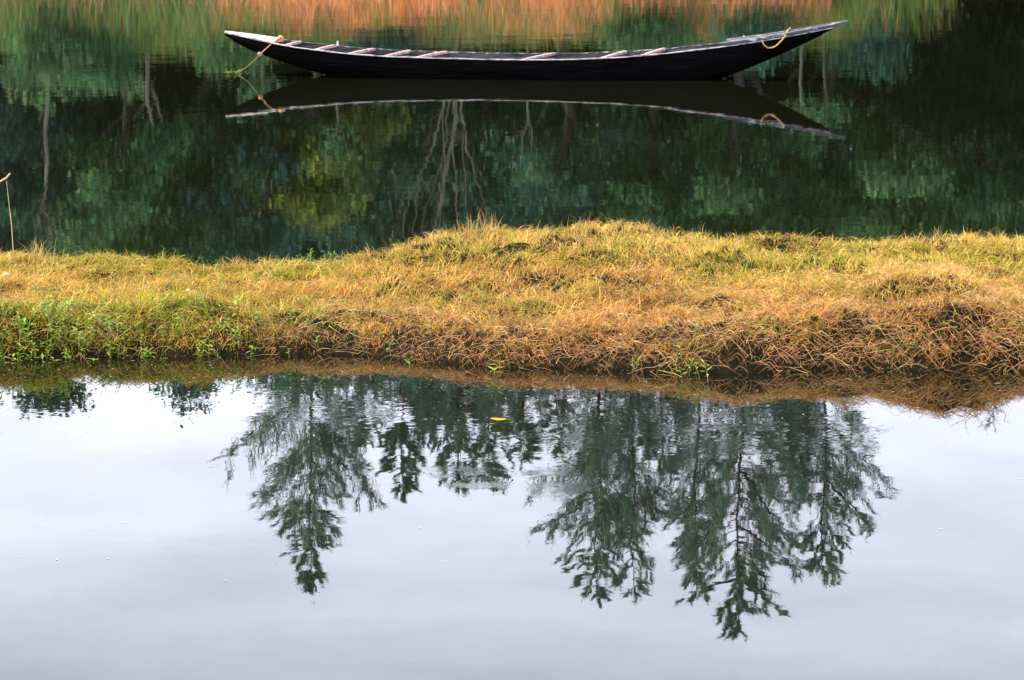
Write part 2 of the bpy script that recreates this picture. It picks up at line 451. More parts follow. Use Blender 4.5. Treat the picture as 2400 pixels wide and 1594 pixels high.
def W(px, py):                     # a point on the water
    a = at_z(px, py, 0); return a[0], a[1]
rings = []
for (px, py, r0, wd, wl_, a_) in [(1052, 1108, 0.10, 0.055, 0.020, 0.010), (1120, 1125, 0.13, 0.06, 0.022, 0.012), (1140, 1110, 0.10, 0.04, 0.022, 0.008),
                                  (1290, 1128, 0.19, 0.07, 0.026, 0.012), (1300, 1150, 0.12, 0.05, 0.024, 0.008)]:
    x, y = W(px, py); rings.append((x, y, r0, wd, wl_, a_ * .5))
patches = []
for (px, py, rx, ry, a_, wl_) in [(1000, 950, 0.9, 0.55, 0.0075, 0.045), (1500, 1000, 1.0, 0.8, 0.006, 0.05), (860, 960, 0.45, 0.5, 0.006, 0.05),
                                  (1330, 1060, 0.35, 0.5, 0.005, 0.04), (1850, 1010, 0.6, 0.6, 0.006, 0.05), (80, 960, 0.4, 0.3, 0.004, 0.05), (650, 930, .3, .4, .006, .04)]:
    x, y = W(px, py); patches.append((x, y, rx, ry, a_, wl_))
MAT['near_water'] = M_water("near pond water", (0.006, 0.006, 0.003),
                            [(0.55, 0.0007, (1, 1)), (0.16, 0.0008, (1, 1)), (0.06, 0.0005, (1, 1))], patches, rings, 0.006)
fp = []
for (px, py, rx, ry, a_, wl_) in [(2050, 350, 3.0, 0.5, 0.006, 0.12), (300, 175, 2.2, 0.8, 0.008, 0.1), (2250, 350, 1.2, 0.35, 0.010, 0.08), (1950, 300, 1.3, 1.2, 0.012, 0.07), (560, 250, 1.2, 1.5, 0.008, 0.07), (700, 450, 2.0, 1.2, 0.004, 0.15)]:
    x, y = W(px, py); fp.append((x, y, rx, ry, a_, wl_))
MAT['far_water'] = M_water("far pond water", (0.005, 0.006, 0.002),
                           [(1.2, 0.0010, (0.5, 1)), (0.22, 0.0022, (0.22, 1)), (0.08, 0.0020, (0.4, 1)), (0.05, 0.0012, (1, 1))], fp, [], 0.02, (27, 46, 0.45, 1.25, 0.036))
V = [(-130, -4, 0), (130, -4, 0), (130, 21.0, 0), (-130, 21.0, 0)]
npd = link("near_pond", np_mesh("near_pond", V, [(0, 1, 2, 3)], MAT['near_water']))
tag(npd, "calm near pond mirroring pale sky and casuarinas", kind="structure")
V = [(-130, 21.0, 0), (130, 21.0, 0), (130, 64, 0), (-130, 64, 0)]
fpd = link("far_pond", np_mesh("far_pond", V, [(0, 1, 2, 3)], MAT['far_water']))
tag(fpd, "dark green far pond behind the grassy bank", kind="structure")
# low shores closing the ponds at both sides
for sgn in (-1, 1):
    me = grid_mesh("side_shore", np.linspace(100, 2500, 30) if sgn > 0 else np.linspace(-2500, -100, 30), np.linspace(-40, 70, 20),
                   lambda x, y: np.clip((np.abs(x) - 110) * 0.1, -1, 2.0), MAT['field'])
    tag(link("side_shore", me), "low shore closing the ponds at the side", kind="structure")

# ------------------------------------------------------------------ grass on the bank
PAL = {
    'straw': [(0.84, 0.54, 0.11), (0.90, 0.64, 0.22), (0.68, 0.46, 0.07)],
    'rust': [(0.74, 0.32, 0.065), (0.82, 0.43, 0.14), (0.48, 0.19, 0.04)],
    'green': [(0.30, 0.37, 0.012), (0.14, 0.23, 0.01), (0.50, 0.46, 0.02)],
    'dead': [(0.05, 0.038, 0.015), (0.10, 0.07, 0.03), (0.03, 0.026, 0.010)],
}
PALA = np.array([PAL['straw'], PAL['rust'], PAL['green'], PAL['dead']])
def ribbons(root, d0, d1, length, width, segs, side=None):
    """root (n,3); d0/d1 unit start and end directions; returns V (n*(2*segs+1),3), F quads/tris as tris"""
    n = len(root)
    pts = [root]; p = root.copy(); step = (length / segs)[:, None]
    for k in range(segs):
        q = (k + 0.5) / segs
        d = d0 * (1 - q) + d1 * q
        d /= np.linalg.norm(d, axis=1, keepdims=True) + 1e-9
        p = p + d * step; pts.append(p)
    if side is None:
        a = RNG.uniform(0, 2 * math.pi, n)
        side = np.stack([np.cos(a), np.sin(a) * 0.6, 0.25 * np.sin(a * 3)], 1)
        side /= np.linalg.norm(side, axis=1, keepdims=True)
    verts = []
    for k in range(segs):
        w = width * (1.0 - 0.55 * k / segs) * 0.5
        verts.append(pts[k] - side * w[:, None]); verts.append(pts[k] + side * w[:, None])
    verts.append(pts[segs])
    m = 2 * segs + 1
    V = np.stack(verts, 1).reshape(-1, 3)
    base = (np.arange(n) * m)[:, None]
    tris = []
    for k in range(segs - 1):
        a = 2 * k
        tris += [(a, a + 1, a + 3), (a, a + 3, a + 2)]
    a = 2 * (segs - 1); tris.append((a, a + 1, a + 2))
    F = (base[:, :, None] + np.array(tris)[None]).reshape(-1, 3)
    return V, F, m
def unit(v): return v / (np.linalg.norm(v, axis=1, keepdims=True) + 1e-9)

GREEN_SPOTS = [(1150, 600, 130, 22, .8), (300, 625, 200, 18, .55), (620, 640, 160, 22, .5), (1700, 640, 120, 20, .5), (2250, 610, 200, 22, .6), (1250, 740, 60, 25, .5),
               (60, 780, 260, 60, 1.0), (330, 750, 220, 75, .8), (560, 770, 200, 60, .35), (1960, 600, 130, 20, .3), (1880, 555, 60, 10, .6), (820, 610, 160, 14, .6), (480, 610, 160, 12, .6),
               (1650, 740, 60, 40, .3), (2000, 690, 80, 20, .35), (1400, 690, 90, 20, .3)]
RUST_SPOTS = [(1450, 640, 150, 20, .6), (1500, 760, 260, 50, .6), (2000, 760, 300, 60, .5), (1650, 740, 100, 50, .4), (900, 760, 180, 45, .4), (700, 680, 150, 40, .3), (60, 700, 120, 20, .3)]
def spot_field(px, py, spots):
    s = np.zeros_like(px)
    for (a, b, ra, rb, w) in spots: s = np.maximum(s, w * np.exp(-((px - a) / ra) ** 2 - ((py - b) / rb) ** 2))
    return s
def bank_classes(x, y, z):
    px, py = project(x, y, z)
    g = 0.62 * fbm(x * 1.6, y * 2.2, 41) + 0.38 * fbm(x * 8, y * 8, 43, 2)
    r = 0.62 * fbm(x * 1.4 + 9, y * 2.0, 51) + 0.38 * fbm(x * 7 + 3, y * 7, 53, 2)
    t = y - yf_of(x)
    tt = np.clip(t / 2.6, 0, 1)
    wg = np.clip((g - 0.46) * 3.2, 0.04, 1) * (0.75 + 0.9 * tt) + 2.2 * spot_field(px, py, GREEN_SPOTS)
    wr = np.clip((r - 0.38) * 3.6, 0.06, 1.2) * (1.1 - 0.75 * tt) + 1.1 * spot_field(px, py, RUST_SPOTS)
    ws = 0.15 + 0.75 * tt  # straw thickens upslope, with the crest's lit glow put into its colour
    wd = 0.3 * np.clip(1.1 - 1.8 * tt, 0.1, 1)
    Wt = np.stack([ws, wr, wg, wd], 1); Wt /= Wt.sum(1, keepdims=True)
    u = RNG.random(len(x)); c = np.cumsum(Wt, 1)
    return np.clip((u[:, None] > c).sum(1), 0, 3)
def bank_roots(n, xlim, tlo=-0.02, tback=0.35):
    x = RNG.uniform(-xlim, xlim, n); yf = yf_of(x); yc = yc_of(x)
    y = yf + tlo + RNG.random(n) * (yc + tback - yf - tlo)
    z = bank_h(x, y); k = z > -0.03
    return x[k], y[k], z[k]
def bank_normal(x, y, e=0.03):
    hx = (bank_h(x + e, y) - bank_h(x - e, y)) / (2 * e); hy = (bank_h(x, y + e) - bank_h(x, y - e)) / (2 * e)
    return unit(np.stack([-hx, -hy, np.ones_like(hx)], 1))

def grow(n, xlim, lmin, lmax, wid, segs, lie=0.5, tlo=-0.02, tback=0.35, filt=None, bright=1.0, lift=0.0, force=None):
    x, y, z = bank_roots(n, xlim, tlo, tback)
    if filt is not None:
        k = filt(x, y, z); x, y, z = x[k], y[k], z[k]
    n = len(x)
    cl = bank_classes(x, y, z)
    if force is not None: cl = np.where(RNG.random(n) < .75, force, np.where(cl == 2, 2, 1))
    N = bank_normal(x, y)
    # swirling lie: neighbouring blades lean the same way
    ang = 2 * math.pi * (1.7 * fbm(x * 2.2, y * 2.2, 61, 3) + 0.16 * RNG.standard_normal(n) + 0.35 * fbm(x * 9, y * 9, 63, 2))
    lean = np.stack([np.cos(ang), np.sin(ang) * 0.8, 0.0 * ang], 1)
    slope = np.clip(1 - (y - yf_of(x)) / 0.6, 0, 1)[:, None]
    down = np.array([[0.0, -1.0, -0.35]])
    j = RNG.standard_normal((n, 3)) * 0.3
    li = (lie * (0.6 + 0.8 * RNG.random(n)))[:, None]
    up = np.array([[0, 0, 1.0]])
    d0 = unit(0.5 * N + 0.6 * up + lean * li * 0.7 + j * 0.6)
    d1 = unit(up * (0.75 - 1.1 * li) + lean * li * 1.6 + slope * down * 0.7 + j)
    L = lmin + (lmax - lmin) * RNG.random(n) ** 1.6
    L = L * np.where(cl == 2, 0.85, 1.0) * (0.7 + 0.6 * fbm(x * 4, y * 4, 71, 2))
    wdt = wid * (0.7 + 0.7 * RNG.random(n)) * np.where(cl == 2, 1.15, 1.0)
    root = np.stack([x, y, z - 0.005 + lift * RNG.random(n)], 1)
    V, F, m = ribbons(root, d0, d1, L, wdt, segs)
    c = PALA[cl, RNG.integers(0, 3, n)] * (0.42 + 0.78 * RNG.random(n) ** .8)[:, None] * (.7 + .6 * fbm(x * 6, y * 8, 77, 3))[:, None] * bright
    C = np.repeat(c, m, axis=0)
    return V, F, C
def merge(parts):
    Vs, Fs, Cs = [], [], []; o = 0
    for V, F, C in parts:
        Vs.append(V); Fs.append(F + o); Cs.append(C); o += len(V)
    return np.concatenate(Vs), np.concatenate(Fs), np.concatenate(Cs)

def thin(x, y, z):                 # bare dark patches in the sward, and fewer blades on the steep front
    t = y - yf_of(x)
    p = .5 * fbm(x * 3.4, y * 4.5, 81, 3) + .5 * fbm(x * 10, y * 12, 83, 2)
    front = np.clip(1 - t / 1.0, 0, 1)
    keep = np.clip((p - 0.32 - 0.19 * front) * 7.5, 0.10, 1) * (1 - .2 * front)
    dx, dy = (x - HOLLOW[0]) / 0.27, (y - HOLLOW[1] + 0.03) / 0.12
    keep = keep * (1 - 0.93 * np.exp(-(dx ** 2 + dy ** 2) ** 1.5))
    keep = keep * np.clip(.25 + z / .13, .25, 1)
    px, py = project(x, y, z)
    keep = np.maximum(keep, .75 * np.clip((720 - px) / 300, 0, 1) * np.clip(z / .06, .3, 1))
    return RNG.random(len(x)) < keep
sward = merge([
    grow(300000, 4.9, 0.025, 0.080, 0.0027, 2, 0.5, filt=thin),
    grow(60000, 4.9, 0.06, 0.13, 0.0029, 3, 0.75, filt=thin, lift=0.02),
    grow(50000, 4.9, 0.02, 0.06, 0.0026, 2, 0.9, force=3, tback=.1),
    grow(26000, 9.5, 0.06, 0.15, 0.006, 2, 0.6, filt=lambda x, y, z: np.abs(x) > 4.7),
])
g = link("grass", np_mesh("grass", sward[0], sward[1], MAT['grass'], sward[2]))
tag(g, "short yellow green and straw coloured grass covering the bank", kind="stuff")

# longer dry runners lying over the front of the bank
def runners(n, xr, segs=6, seed=0):
    x = RNG.uniform(xr[0], xr[1], n)
    yf = yf_of(x); tlo, thi = 0.0, 1.9
    t = RNG.random(n) ** 1.5 * (thi - tlo) + tlo
    y = yf + t
    z = bank_h(x, y)
    px, py = project(x, y, z)
    keep = RNG.random(n) < np.clip(0.25 + 0.5 * (px > 600) + 0.5 * (px > 1400) + 0.5 * (px > 1900) - 0.35 * t, 0.06, 1.0) / 1.6 * np.clip(.3 + z / .10, .3, 1)
    x, y, z, t = x[keep], y[keep], z[keep], t[keep]; n = len(x)
    a = 2 * math.pi * (fbm(x * 1.8, y * 1.8, 91, 2) * 1.6 + 0.17 * RNG.standard_normal(n))
    heading = np.stack([np.cos(a), np.sin(a) * 0.7 - 0.35, 0 * a], 1)
    curl = RNG.standard_normal(n) * 0.45
    L = 0.07 + 0.30 * RNG.random(n) ** 2
    step = (L / segs)
    pts = [np.stack([x, y, z + 0.01], 1)]
    p = pts[0].copy(); arch = 0.015 + 0.055 * RNG.random(n)
    for k in range(segs):
        ca, sa = np.cos(curl), np.sin(curl)
        heading = np.stack([heading[:, 0] * ca - heading[:, 1] * sa, heading[:, 0] * sa + heading[:, 1] * ca, 0 * ca], 1)
        xy = p + unit(heading) * step[:, None]
        q = (k + 1) / segs
        gz = np.maximum(bank_h(xy[:, 0], xy[:, 1]), -0.02)
        tz = gz + 0.012 + arch * math.sin(math.pi * min(q * 1.1, 1))
        tz = np.maximum(tz, p[:, 2] - step * 0.9)
        p = np.stack([xy[:, 0], xy[:, 1], tz], 1); pts.append(p)
    side = unit(np.stack([-0.2 + 0.4 * RNG.random(n), -0.35 + 0 * a, 1 + 0 * a], 1))
    wdt = (0.0022 + 0.0022 * RNG.random(n) ** 2)
    verts = []
    for k in range(segs + 1):
        w = wdt * (1 - 0.6 * k / segs) * 0.5
        verts.append(pts[k] - side * w[:, None]); verts.append(pts[k] + side * w[:, None])
    m = 2 * (segs + 1)
    V = np.stack(verts, 1).reshape(-1, 3)
    tr = []
    for k in range(segs):
        b = 2 * k; tr += [(b, b + 1, b + 3), (b, b + 3, b + 2)]
    F = ((np.arange(n) * m)[:, None, None] + np.array(tr)[None]).reshape(-1, 3)
    pal = np.array([(0.78, 0.42, 0.18), (0.86, 0.56, 0.28), (0.50, 0.25, 0.10), (0.80, 0.62, 0.24), (0.72, 0.34, 0.17)])
    c = pal[RNG.integers(0, 5, n)] * (0.55 + 0.75 * RNG.random(n))[:, None]
    return V, F, np.repeat(c, m, axis=0)
def curls(n):
    """short fine curled stems matted into the whole sward"""
    x, y, z = bank_roots(n, 4.9, 0.0, 0.1)
    k = thin(x, y, z); x, y, z = x[k], y[k], z[k]; n = len(x); segs = 4
    a = 2 * math.pi * (1.5 * fbm(x * 3, y * 3, 191, 2) + .25 * RNG.standard_normal(n)); curl = RNG.standard_normal(n) * .75
    el_ = RNG.uniform(-.1, 1.0, n); L = .03 + .11 * RNG.random(n) ** 1.6
    p = np.stack([x, y, z + .01 + .03 * RNG.random(n)], 1); pts = [p]
    for k in range(segs):
        a = a + curl; e_ = el_ * (1 - k * .55)
        p = p + np.stack([np.cos(a) * np.cos(e_), np.sin(a) * np.cos(e_), np.sin(e_)], 1) * (L / segs)[:, None]
        p[:, 2] = np.maximum(p[:, 2], bank_h(p[:, 0], p[:, 1]) + .004); pts.append(p)
    side = unit(np.stack([RNG.standard_normal(n) * .5, -.3 + 0 * x, .8 + 0 * x], 1)); w = .0011 + .0013 * RNG.random(n) ** 2
    V = np.stack([q + sgn * side * (w * (1 - .5 * i / segs) * .5 * 1.6)[:, None] for i, q in enumerate(pts) for sgn in (-1, 1)], 1).reshape(-1, 3)
    m = 2 * (segs + 1); tr = []
    for k in range(segs): b = 2 * k; tr += [(b, b + 1, b + 3), (b, b + 3, b + 2)]
    F = ((np.arange(n) * m)[:, None, None] + np.array(tr)[None]).reshape(-1, 3)
    t = np.clip((y - yf_of(x)) / 2.4, 0, 1)
    pa = np.array([(.86, .46, .14), (.90, .60, .24), (.66, .28, .09), (.85, .66, .14), (.5, .5, .05)])
    pi_ = np.where(RNG.random(n) < .35 + .4 * t, RNG.choice([1, 3, 3, 4], n), RNG.choice([0, 0, 1, 2], n))
    return V, F, np.repeat(pa[pi_] * (.5 + .6 * RNG.random(n))[:, None], m, axis=0)
cu = curls(22000)
g = link("matted_stems", np_mesh("matted_stems", cu[0], cu[1], MAT['grass'], cu[2]))
tag(g, "short curly dry stems matted into the turf all over the bank", kind="stuff")
rn = runners(17000, (-4.9, 4.9))
g = link("dry_runners", np_mesh("dry_runners", rn[0], rn[1], MAT['grass'], rn[2]))
tag(g, "tangled long dry orange grass stems over the front of the bank", kind="stuff")

# taller tufts along the crest and twigs poking up
def crest_tufts():
    parts = []
    spots = [(1128, 0.20, 34, .14), (1150, 0.12, 50, .10), (1090, .13, 22, .1), (1375, 0.13, 14, .06), (1360, .09, 30, .2), (1535, 0.12, 30, .12), (1270, .09, 20, .1), (1695, 0.13, 30, .14), (95, 0.19, 40, .07),
             (250, 0.09, 14, .06), (570, 0.12, 36, .16), (290, 0.09, 60, .2), (2195, 0.16, 12, .05), (2150, 0.12, 16, .08), (2360, 0.09, 18, .08), (30, .08, 40, .25), (1740, .1, 18, .1), (1900, .09, 30, .2),
             (1480, .08, 60, .3), (2080, .09, 40, .3), (1010, .1, 30, .12), (850, .1, 26, .2), (1240, .08, 50, .3)]
    for (px, L, n, sp) in spots:
        X = np.interp(px, np.arange(-300, 2701, 25.0), _pts[:, 4])
        x = X + RNG.standard_normal(n) * sp * 0.5; y = yc_of(x) + RNG.uniform(-0.1, 0.08, n); z = bank_h(x, y)
        d0 = unit(np.stack([RNG.standard_normal(n) * 0.35, RNG.standard_normal(n) * 0.25, np.ones(n)], 1))
        d1 = unit(np.stack([RNG.standard_normal(n) * 0.9, RNG.standard_normal(n) * 0.5, 0.75 + 0 * x], 1))
        V, F, m = ribbons(np.stack([x, y, z], 1), d0, d1, L * (0.45 + 0.6 * RNG.random(n)), np.full(n, 0.0036), 3,
                          side=unit(np.stack([np.ones(n), RNG.standard_normal(n) * .3, 0 * x], 1)))
        c = np.array([(0.78, 0.50, 0.20), (0.68, 0.40, 0.14), (0.75, 0.6, 0.2)])[RNG.integers(0, 3, n)] * (.5 + .5 * RNG.random(n))[:, None]
        parts.append((V, F, np.repeat(c, m, axis=0)))
    return merge(parts)
ct = crest_tufts()
g = link("crest_grass", np_mesh("crest_grass", ct[0], ct[1], MAT['grass'], ct[2]))
tag(g, "taller straw grass blades sticking up along the crest of the bank", kind="stuff")

# ------------------------------------------------------------------ leafy weeds on the bank
def leaf_mesh(name, L, Wd, mat, droop=0.25):
    v = [(0, 0, 0)]; f = []
    prof = [(0.25, 0.8), (0.5, 1.0), (0.78, 0.62)]
    for q, w in prof:
        z = -droop * L * q * q
        v += [(L * q, -Wd * w / 2, z + 0.12 * Wd), (L * q, 0, z), (L * q, Wd * w / 2, z + 0.12 * Wd)]
    v.append((L, 0, -droop * L))
    f += [(0, 1, 2), (0, 2, 3)]
    for k in range(2):
        a = 1 + 3 * k
        f += [(a, a + 3, a + 4, a + 1), (a + 1, a + 4, a + 5, a + 2)]
    f += [(7, 10, 8), (8, 10, 9)]
    me = bpy.data.meshes.new(name); me.from_pydata(v, [], f); me.materials.append(mat)
    me.update()
    return me
LEAVES = {k: [leaf_mesh("weed_leaf", L, w, MAT[k], d) for (L, w, d) in [(0.042, 0.013, .3), (0.034, 0.012, .5), (0.052, 0.014, .2)]] for k in ('weed', 'weed_pale')}
def stem_mesh(h, bend):
    mb = MB(); pts = [(bend * q * q * h, 0, h * q) for q in (0, .35, .7, 1.0)]
    mb.tube(pts, [0.0022, 0.002, 0.0016, 0.001], 5)
    return mb.mesh("weed_stem", MAT['weed_stem'])
STEMS = [(h, b, stem_mesh(h, b)) for h, b in ((0.06, .3), (0.09, .25), (0.12, .4), (0.18, .5))]
def weed(x, y, z, label, group, si=None, nl=6, mat='weed', sc=1.0, lsc=1.0):
    h, b, sm = STEMS[si if si is not None else random.choice((0, 1, 1, 2))]
    root = empty("weed_plant", (x, y, z), random.uniform(0, 6.28)); root.scale = (sc, sc, sc)
    tag(root, label, "weed", group)
    link("stem", sm, root)
    for k in range(nl):
        q = 0.35 + 0.65 * k / max(nl - 1, 1)
        a = k * 2.4 + random.uniform(-.4, .4)
        link("leaf", random.choice(LEAVES[mat]), root, (b * q * q * h, 0, h * q), (0, random.uniform(-0.75, -0.05), a), (lsc,) * 3)
    return root
def on_bank(px, py, it=6):
    z = 0.2
    for _ in range(it):
        x, y, _z = at_z(px, py, z); z = 0.5 * z + 0.5 * float(bank_h(x, y))
    return x, y, float(bank_h(x, y))
cnt = 0
while cnt < 240:
    px = random.uniform(-60, 600) if random.random() < .85 else random.uniform(500, 860); py = random.uniform(692, 838)
    w = (0.2 + 0.8 * math.exp(-((px - 120) / 260) ** 2)) * min(1, max(.05, (py - 685) / 60))
    if random.random() > w: continue
    x, y, z = on_bank(px, py); cnt += 1
    wm = random.choice(('weed', 'weed_pale')); wnl = random.choice((5, 6, 7, 8))
    w_row = "at the waterline" if py > 810 else "above the waterline" if py > 775 else "halfway up the slope" if py > 735 else "high on the slope"
    w_col = "by the left edge" if px < 110 else "left of the dead twigs" if px < 250 else "right of the dead twigs" if px < 400 else "by the dark earth gap"
    weed(x, y, z, "%s %s leafed weed %s, %s" % ("sparse" if wnl < 6 else "bushy" if wnl > 7 else "small", "yellowish" if wm == 'weed_pale' else "bright green", w_row, w_col), "leafy weeds on the left slope of the bank",
         nl=wnl, mat=wm, sc=random.uniform(.6, 1.15), lsc=random.choice((.75, .9, 1.15)))
for px, py in [(735, 780), (700, 735), (760, 715), (610, 770), (560, 770), (745, 800), (1045, 715), (1100, 718), (1130, 720), (1010, 790), (1230, 760), (1480, 850), (680, 690), (560, 720)]:
    x, y, z = on_bank(px, py)
    weed(x, y, z, "single green weed among the dry grass of the middle slope", "scattered weeds in the dry grass", nl=5, sc=1.0)
for k in range(34):
    px = random.choice((random.uniform(375, 520), random.uniform(640, 800), random.uniform(680, 800)))
    X = float(np.interp(px, np.arange(-300, 2701, 25.0), _pts[:, 4])); Y = float(yc_of(X)) + random.uniform(0.05, .22)
    weed(X, Y, float(bank_h(X, Y)), "green sprig on the bank's back edge, " + ("below the boat's left tip" if px < 540 else "left of the blue scrap" if px < 720 else "where the crest starts to rise"), "sprigs along the back edge of the bank", si=random.choice((1, 2, 2)), nl=7, sc=1.0, lsc=.55)
x, y, z = on_bank(447, 705); weed(x, y, z, "tall pale green weed stem with a leafy tip left of the dry clump", None, si=3, nl=4, mat='weed_pale', lsc=1.1)
x, y = W(1158, 882); weed(x, y, -0.01, "yellow green sprout with narrow arching leaves standing in the near pond below the bank", None, si=1, nl=6, mat='weed_pale', sc=1.0, lsc=1.3)
x, y, z = on_bank(915, 825); weed(x, y, max(z, 0), "bright green sprout in the black gap at the foot of the bank", None, si=1, nl=5, mat='weed', lsc=1.2)
x, y = W(678, 838); weed(x, y, 0, "small lone sprout in the water at the foot of the left bank", None, si=0, nl=4, mat='weed', lsc=1.0)
x, y = W(960, 862); weed(x, y, 0, "low green sprout at the water's edge under the black gap", None, si=0, nl=4, mat='weed', lsc=1.0)
x, y, z = on_bank(45, 775); weed(x, y, z, "largest broad leaved green weed near the left edge", None, si=1, nl=7, mat='weed', sc=1.5)
for px, py in [(1615, 850), (1640, 862), (1600, 880), (1660, 880), (1625, 800), (1598, 830)]:
    x, y, z = on_bank(px, py)
    weed(x, y, max(z, -.01), "pale green leaning weed in the tuft at the waterline right of the middle", "weeds in the waterline tuft", si=2, nl=6, mat='weed_pale', sc=1.0, lsc=.9)

# small dead twigs dangling over the near water
def twig_thing(px, py, n, L, label):
    x, y, z = on_bank(px, py)
    mb = MB()
    for k in range(n):
        a = random.uniform(-0.9, 0.9); l = L * random.uniform(.6, 1)
        p = Vector((random.uniform(-.08, .08), 0, 0)); pts = [p]
        d = Vector((math.sin(a), -0.35, math.cos(a) * 0.8))
        for s in range(5):
            d = (d + Vector((random.uniform(-.4, .4), random.uniform(-.2, .2), random.uniform(-.25, .2)))).normalized()
            p = p + d * l / 5; pts.append(p)
            if s > 1: mb.tube([p, p + (d + Vector((random.uniform(-1, 1), 0, random.uniform(-.3, .8)))).normalized() * l * .15], [.0016, .0006], 4)
        mb.tube(pts, [0.0018 - 0.0002 * i for i in range(len(pts))], 5)
    o = mb.build("dead_twigs", MAT['straw']); o.location = (x, y, z)
    tag(o, label, "twigs")
twig_thing(265, 775, 6, 0.2, "dead twigs standing on the left slope above the pale sky reflection")
twig_thing(2300, 740, 7, 0.2, "dead twigs on the far right mound")
twig_thing(565, 605, 5, 0.12, "dead twigs poking up on the small crest hump at the left")
twig_thing(1480, 640, 6, 0.14, "curly dead stems over the middle of the bank")

# broken reed at the left edge, its thin stalk rising from the bank
x0 = float(np.interp(33, np.arange(-300, 2701, 25.0), _pts[:, 4])); y0 = 22.9; x0 = at_y(33, 590, y0)[0]; z0 = -.12
r = empty("broken_reed", (x0, y0, z0))
tag(r, "thin dry reed stalk with a snapped pale tip behind the bank at the left edge", "reed")
top = at_y(15, 425, y0)
mb = MB(); mb.tube([(0, 0, -.03), ((top[0] - x0) * .45 + .006, 0, (top[2] - z0) * .5), (top[0] - x0, 0, top[2] - z0)], [0.0032, 0.0028, 0.0022], 6)
mb.build("stalk", MAT['straw'], r)
a = at_y(24, 406, y0); b = at_y(-50, 455, y0)
mb = MB(); mb.tube([(a[0] - x0, 0, a[2] - z0), (top[0] - x0, 0.004, top[2] - z0 + .025), (b[0] - x0, 0, b[2] - z0)], [0.005, 0.006, 0.006], 6)
mb.build("broken_tip", MAT['straw'], r)

def scrap(px, py, s, mat, name, label, cat):
    x, y, z = on_bank(px, py)
    mb = MB(); n = 9; ring0, ring1 = [], []
    for k in range(n):
        q = 2 * math.pi * k / n; rr = s * random.uniform(.7, 1.15)
        ring0.append((rr * math.cos(q), rr * .6 * math.sin(q), random.uniform(0, .012)))
        ring1.append((rr * .6 * math.cos(q + .2), rr * .4 * math.sin(q + .2), s * .45 + random.uniform(0, .012)))
    mb.loft([ring0, ring1]); o = mb.build(name, mat); o.location = (x, y, z + 0.03); o.rotation_euler = (.25, .1, .4)
    tag(o, label, cat)
scrap(15, 657, 0.028, MAT['white'], "white_scrap", "crumpled white scrap lying on the grass at the left edge", "litter")
scrap(1006, 594, 0.032, MAT['bluewhite'], "plastic_scrap", "pale blue plastic scrap half hidden in grass near the crest", "litter")
scrap(440, 695, 0.016, MAT['white'], "shell_bit", "small whitish fragment in the dark gap of the left slope", "litter")

# dust and plant bits afloat along the bank
bv, bf = [], []
for k in range(420):
    px = random.uniform(-50, 2450); py = _tab(front_px, px) + 8 + abs(random.gauss(0, 1)) * (50 if random.random() < .7 else 220)
    X, Y = W(px, py); r_ = random.uniform(.0015, .004); q = random.uniform(0, 3.1); e_ = random.uniform(1, 4)
    c_, s_ = math.cos(q), math.sin(q); b_ = len(bv)
    for (u, v) in ((-e_, -.5), (e_, -.6), (e_ * .8, .6), (-e_ * .7, .5)):
        bv.append((X + r_ * (u * c_ - v * s_), Y + r_ * (u * s_ + v * c_), .0025))
    bf.append((b_, b_ + 1, b_ + 2, b_ + 3))
me = bpy.data.meshes.new("floating_bits"); me.from_pydata(bv, [], bf); me.materials.append(MAT['straw'])
tag(link("floating_bits", me), "tiny plant bits and dust floating on the near pond by the bank", kind="stuff")

# yellow leaf afloat
lx, ly = W(1169, 985)
mb = MB(); rows = []
for i in range(9):
    q = i / 8; w = 0.016 * math.sin(math.pi * min(q * .92 + .06, 1)) ** .7; zc = 0.004 + 0.010 * abs(q - .5) ** 1.5
    X = (q - .5) * .092
    rows.append([(X, -w, zc + .003), (X, 0, zc), (X, w, zc + .003), (X, 0, zc - .0012)])
mb.loft(rows)
o = mb.build("fallen_leaf", MAT['yellow_leaf'], smooth=True); o.location = (lx, ly, 0.0); o.rotation_euler = (0.22, 0.02, -0.12)
tag(o, "single bright yellow leaf floating on the near pond", "leaf")
mb = MB(); mb.tube([(.05, 0, .009), (.064, .004, .006)], [.0012, .0009], 5); mb.build("leaf_stalk", MAT['yellow_leaf'], o)

# ------------------------------------------------------------------ the boat
ng = [(526, 77), (560, 84), (600, 93), (636, 102), (680, 110), (731, 117), (815, 127), (920, 134), (1056, 138), (1192, 141), (1300, 141), (1416, 137.5), (1490, 133), (1560, 126),
      (1630, 118), (1704, 109), (1790, 96), (1848, 86), (1900, 76), (1950, 66), (1985, 58)]
kl = [(526, 82), (560, 102), (609, 125), (660, 142), (717, 160), (782, 177), (850, 197), (950, 215), (1100, 222), (1250, 223), (1400, 221), (1520, 214), (1600, 203), (1675, 187), (1740, 163), (1812, 133), (1880, 102), (1947, 69), (1985, 64)]
hb = [(526, .015), (545, .07), (580, .15), (636, .25), (704, .35), (785, .40), (1000, .42), (1297, .42), (1466, .39), (1560, .34), (1693, .29), (1848, .20), (1947, .115), (1985, .075)]
YAW = math.radians(-5.5)
bx, by, _ = at_z(1240, 180, 0)
boat = empty("wooden_boat", (bx, by, 0), YAW)
tag(boat, "long slender black tarred wooden canoe with upswept ends afloat beyond the bank", "boat")
cy_, sy_ = math.cos(YAW), math.sin(YAW)
def loc2w(u, v): return bx + u * cy_ - v * sy_, by + u * sy_ + v * cy_
def px_of(u, v=0.0, z=0.3):
    X, Y = loc2w(u, v); return project(X, Y, z)[0]
def u_at(px, v=0.0, z=0.3):
    lo, hi = -6.0, 6.0
    for _ in range(40):
        m_ = (lo + hi) / 2
        if px_of(m_, v, z) < px: lo = m_
        else: hi = m_
    return (lo + hi) / 2
